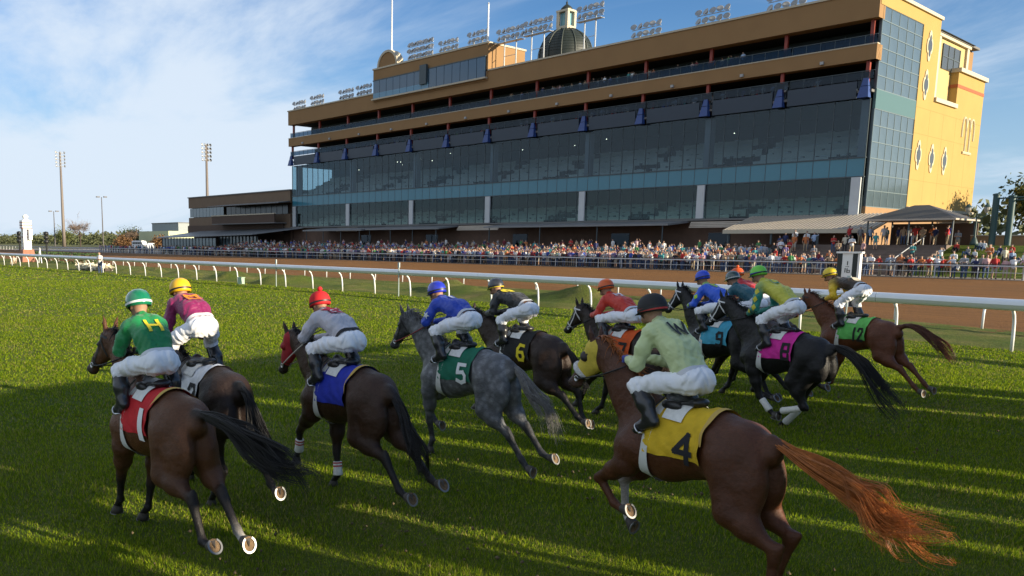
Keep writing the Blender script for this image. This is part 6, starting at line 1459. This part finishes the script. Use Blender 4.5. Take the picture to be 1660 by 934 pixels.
  label='black racehorse in light blue cloth, head showing behind the pale green jockey', jlabel='jockey in bright blue and lime silks with blue helmet'),
 dict(key='H10', base=(-7.1, 14.76), head=166, coat=DKBAY, poll=(1.10, 1.86), muz=(1.46, 1.44), **P_reach(), **P_trail(),
  tail=[(-.80, 1.38), (-1.02, 1.22), (-1.2, .98), (-1.45, .85)], ntail=240, tspread=.16, cloth=(.10, .02, .22), num=None,
  cap=(.012, .045, .04), capcoat=.9, caprough=.15, strap=(.5, .5, .45), silk=dict(body=(.008, .085, .11)), J=dict(hip=(-.05, 1.78), sh=(.38, 2.02), head=(.55, 2.20)),
  label='dark brown racehorse almost hidden behind the black number 8 horse', jlabel='jockey in dark teal silks with dark green glossy helmet'),
 dict(key='H11', base=(-7.45, 15.66), head=166, coat=DKBAY2, poll=(1.10, 1.86), muz=(1.46, 1.44), **P_reach(), **P_trail(),
  tail=[(-.80, 1.38), (-1.02, 1.22), (-1.2, .98), (-1.45, .85)], ntail=240, tspread=.16, cloth=(.25, .25, .26), num=None,
  cap=(.66, .09, .006), pompom=True, silk=dict(body=(.45, .012, .02)), J=dict(hip=(-.05, 1.80), sh=(.40, 2.06), head=(.58, 2.24)),
  label='brown racehorse deepest in the pack, hidden behind the number 8 horse', jlabel='jockey in red silks with orange bobble cap, peeping over the teal jockey'),
 dict(key='H12', base=(-6.10, 16.80), head=163, coat=CHES2, poll=(1.20, 1.92), muz=(1.55, 1.48), **P_reach(),
  LH=[(-.62, .86), (-1.02, .64), (-1.28, .38), (-1.38, .30)], RH=[(-.64, .88), (-1.02, .68), (-1.29, .43), (-1.40, .35)],
  tail=[(-.80, 1.42), (-1.05, 1.46), (-1.32, 1.36), (-1.62, 1.14), (-1.80, .95)], ntail=420, tspread=.12, cloth=(.12, .48, .10), num='12', numcol=(.012, .014, .012), numw=.042,
  cap=(.72, .52, .01), silk=dict(body=(.03, .018, .010), sleeve=(.70, .46, .01)), emb=[('disc', '', .35, .09, 1.0, 0, (.55, .48, .36))],
  J=dict(hip=(.02, 2.02), sh=(.52, 2.14), head=(.74, 2.26), knee=(.30, 1.73), ank=(.20, 1.38), toe=(.36, 1.28), elb=(.44, 1.88), hand=(.70, 1.80)),
  label='chestnut racehorse with dark red tail in lime green number 12 cloth, nearest the rail', jlabel='jockey in brown silks with yellow sleeves and yellow helmet on number 12'),
]
ONLY = os.environ.get('ONLY_HORSES')
for S in FIELD:
    if ONLY and S['key'] not in ONLY.split(','): continue
    make_horse(S); make_jockey(S)
# ------------------------------------------------------------------ near grass blades (nobody could count them)
def grass():
    g = np.random.default_rng(2); yaw = .8781
    fx, fy = -math.sin(yaw), math.cos(yaw); rx, ry = math.cos(yaw), math.sin(yaw)
    Vs = []; Fs = []; off = 0; Cs = []
    for d0, d1, dens, hh, ww in ((3.6, 7.5, 3600, .036, .0045), (7.5, 12, 2000, .038, .0065), (12, 19, 800, .040, .011), (19, 31, 300, .040, .019), (31, 60, 80, .042, .036), (60, 125, 18, .045, .075)):
        area = (d1-d0)*(d1+d0)/2*1.36; n = int(area*dens)
        d = np.sqrt(g.uniform(d0**2, d1**2, n)); t = g.uniform(-.52, .84, n); X = fx*d+rx*t*d; Y = fy*d+ry*t*d
        k = Y < np.array([railY(x)+.3 for x in X]); X, Y = X[k], Y[k]; n = len(X)
        cl = .5+.5*np.sin(X*2.3+1.7*np.sin(Y*1.9))*np.sin(Y*2.9+1.3*np.sin(X*1.3)); h = hh*g.uniform(.5, 1.35, n)*(.65+.7*cl); w = ww*g.uniform(.6, 1.3, n)
        a = g.uniform(0, 6.283, n); dx, dy = np.cos(a)*w, np.sin(a)*w; lx, ly = g.normal(0, .32, n)*h, g.normal(0, .32, n)*h
        V = np.stack([np.stack([X-dx, Y-dy, np.zeros(n)-.003], 1), np.stack([X+dx, Y+dy, np.zeros(n)-.003], 1), np.stack([X+lx, Y+ly, h], 1)], 1).reshape(-1, 3)
        Vs.append(V); Fs.append(np.arange(3*n).reshape(n, 3)+off); off += 3*n
        pt = .5+.5*np.sin(X*.9+2*np.sin(Y*.45))*np.sin(Y*1.5+1.6*np.sin(X*.5)); q = g.random(n); c = np.where((q < .05+.26*pt**2)[:, None], np.array([.30, .27, .08]), np.where((q < .45)[:, None], np.array([.27, .33, .020]), np.array([.125, .195, .012])))*g.uniform(.7, 1.25, (n, 1)); Cs.append(np.repeat(c, 3, 0))
    me = npmesh('grass', np.concatenate(Vs), np.concatenate(Fs), None, smooth=False); vcol(me, 'coat', np.concatenate(Cs))
    m = bpy.data.materials.new('grass_blade'); m.use_nodes = True; N = m.node_tree.nodes; L = m.node_tree.links
    for x in list(N): N.remove(x)
    out = N.new('ShaderNodeOutputMaterial'); at = N.new('ShaderNodeAttribute'); at.attribute_name = 'coat'
    d = N.new('ShaderNodeBsdfDiffuse'); t = N.new('ShaderNodeBsdfTranslucent'); L.new(at.outputs['Color'], d.inputs[0]); L.new(at.outputs['Color'], t.inputs[0]); mx = N.new('ShaderNodeMixShader'); mx.inputs[0].default_value = .5; L.new(d.outputs[0], mx.inputs[1]); L.new(t.outputs[0], mx.inputs[2]); L.new(mx.outputs[0], out.inputs[0])
    me.materials.append(m); o = link('grass', me); tag(o, 'short mown turf of the racecourse in front', 'grass', kind='stuff'); print('grass tris', len(me.polygons))
grass()
# a few clods kicked up by the hooves
def clods():
    g = np.random.default_rng(8); V = []; F = []
    for (x, y, n) in ((-5.6, 3.3, 60), (-5.8, 5.3, 40), (-6.0, 7.6, 36), (-4.3, 12.6, 40), (-2.2, 6.2, 30), (-4.7, 16.4, 30), (-6.6, 9.6, 30), (-4.6, 5.0, 40), (-5., 8, 50)):
        for _ in range(n):
            p = np.array([x+g.normal(0, .5), y+g.normal(0, .4), abs(g.normal(0, .22))*g.integers(0, 2)+.03]); s = g.uniform(.006, .022); k = len(V)
            V += [p+np.array(q)*s*g.uniform(.6, 1.3) for q in ((1, 0, 0), (-1, 0, 0), (0, 1, 0), (0, -1, 0), (0, 0, 1), (0, 0, -1))]
            F += [(k+a, k+b, k+c) for a, b, c in ((0, 2, 4), (2, 1, 4), (1, 3, 4), (3, 0, 4), (2, 0, 5), (1, 2, 5), (3, 1, 5), (0, 3, 5))]
    o = link('turf_clods', npmesh('turf_clods', V, F, mat('clod', (.09, .065, .03), .9, var=.4, vscale=20), smooth=False)); tag(o, 'bits of turf and soil thrown up by the hooves', 'clods', kind='stuff')
clods()
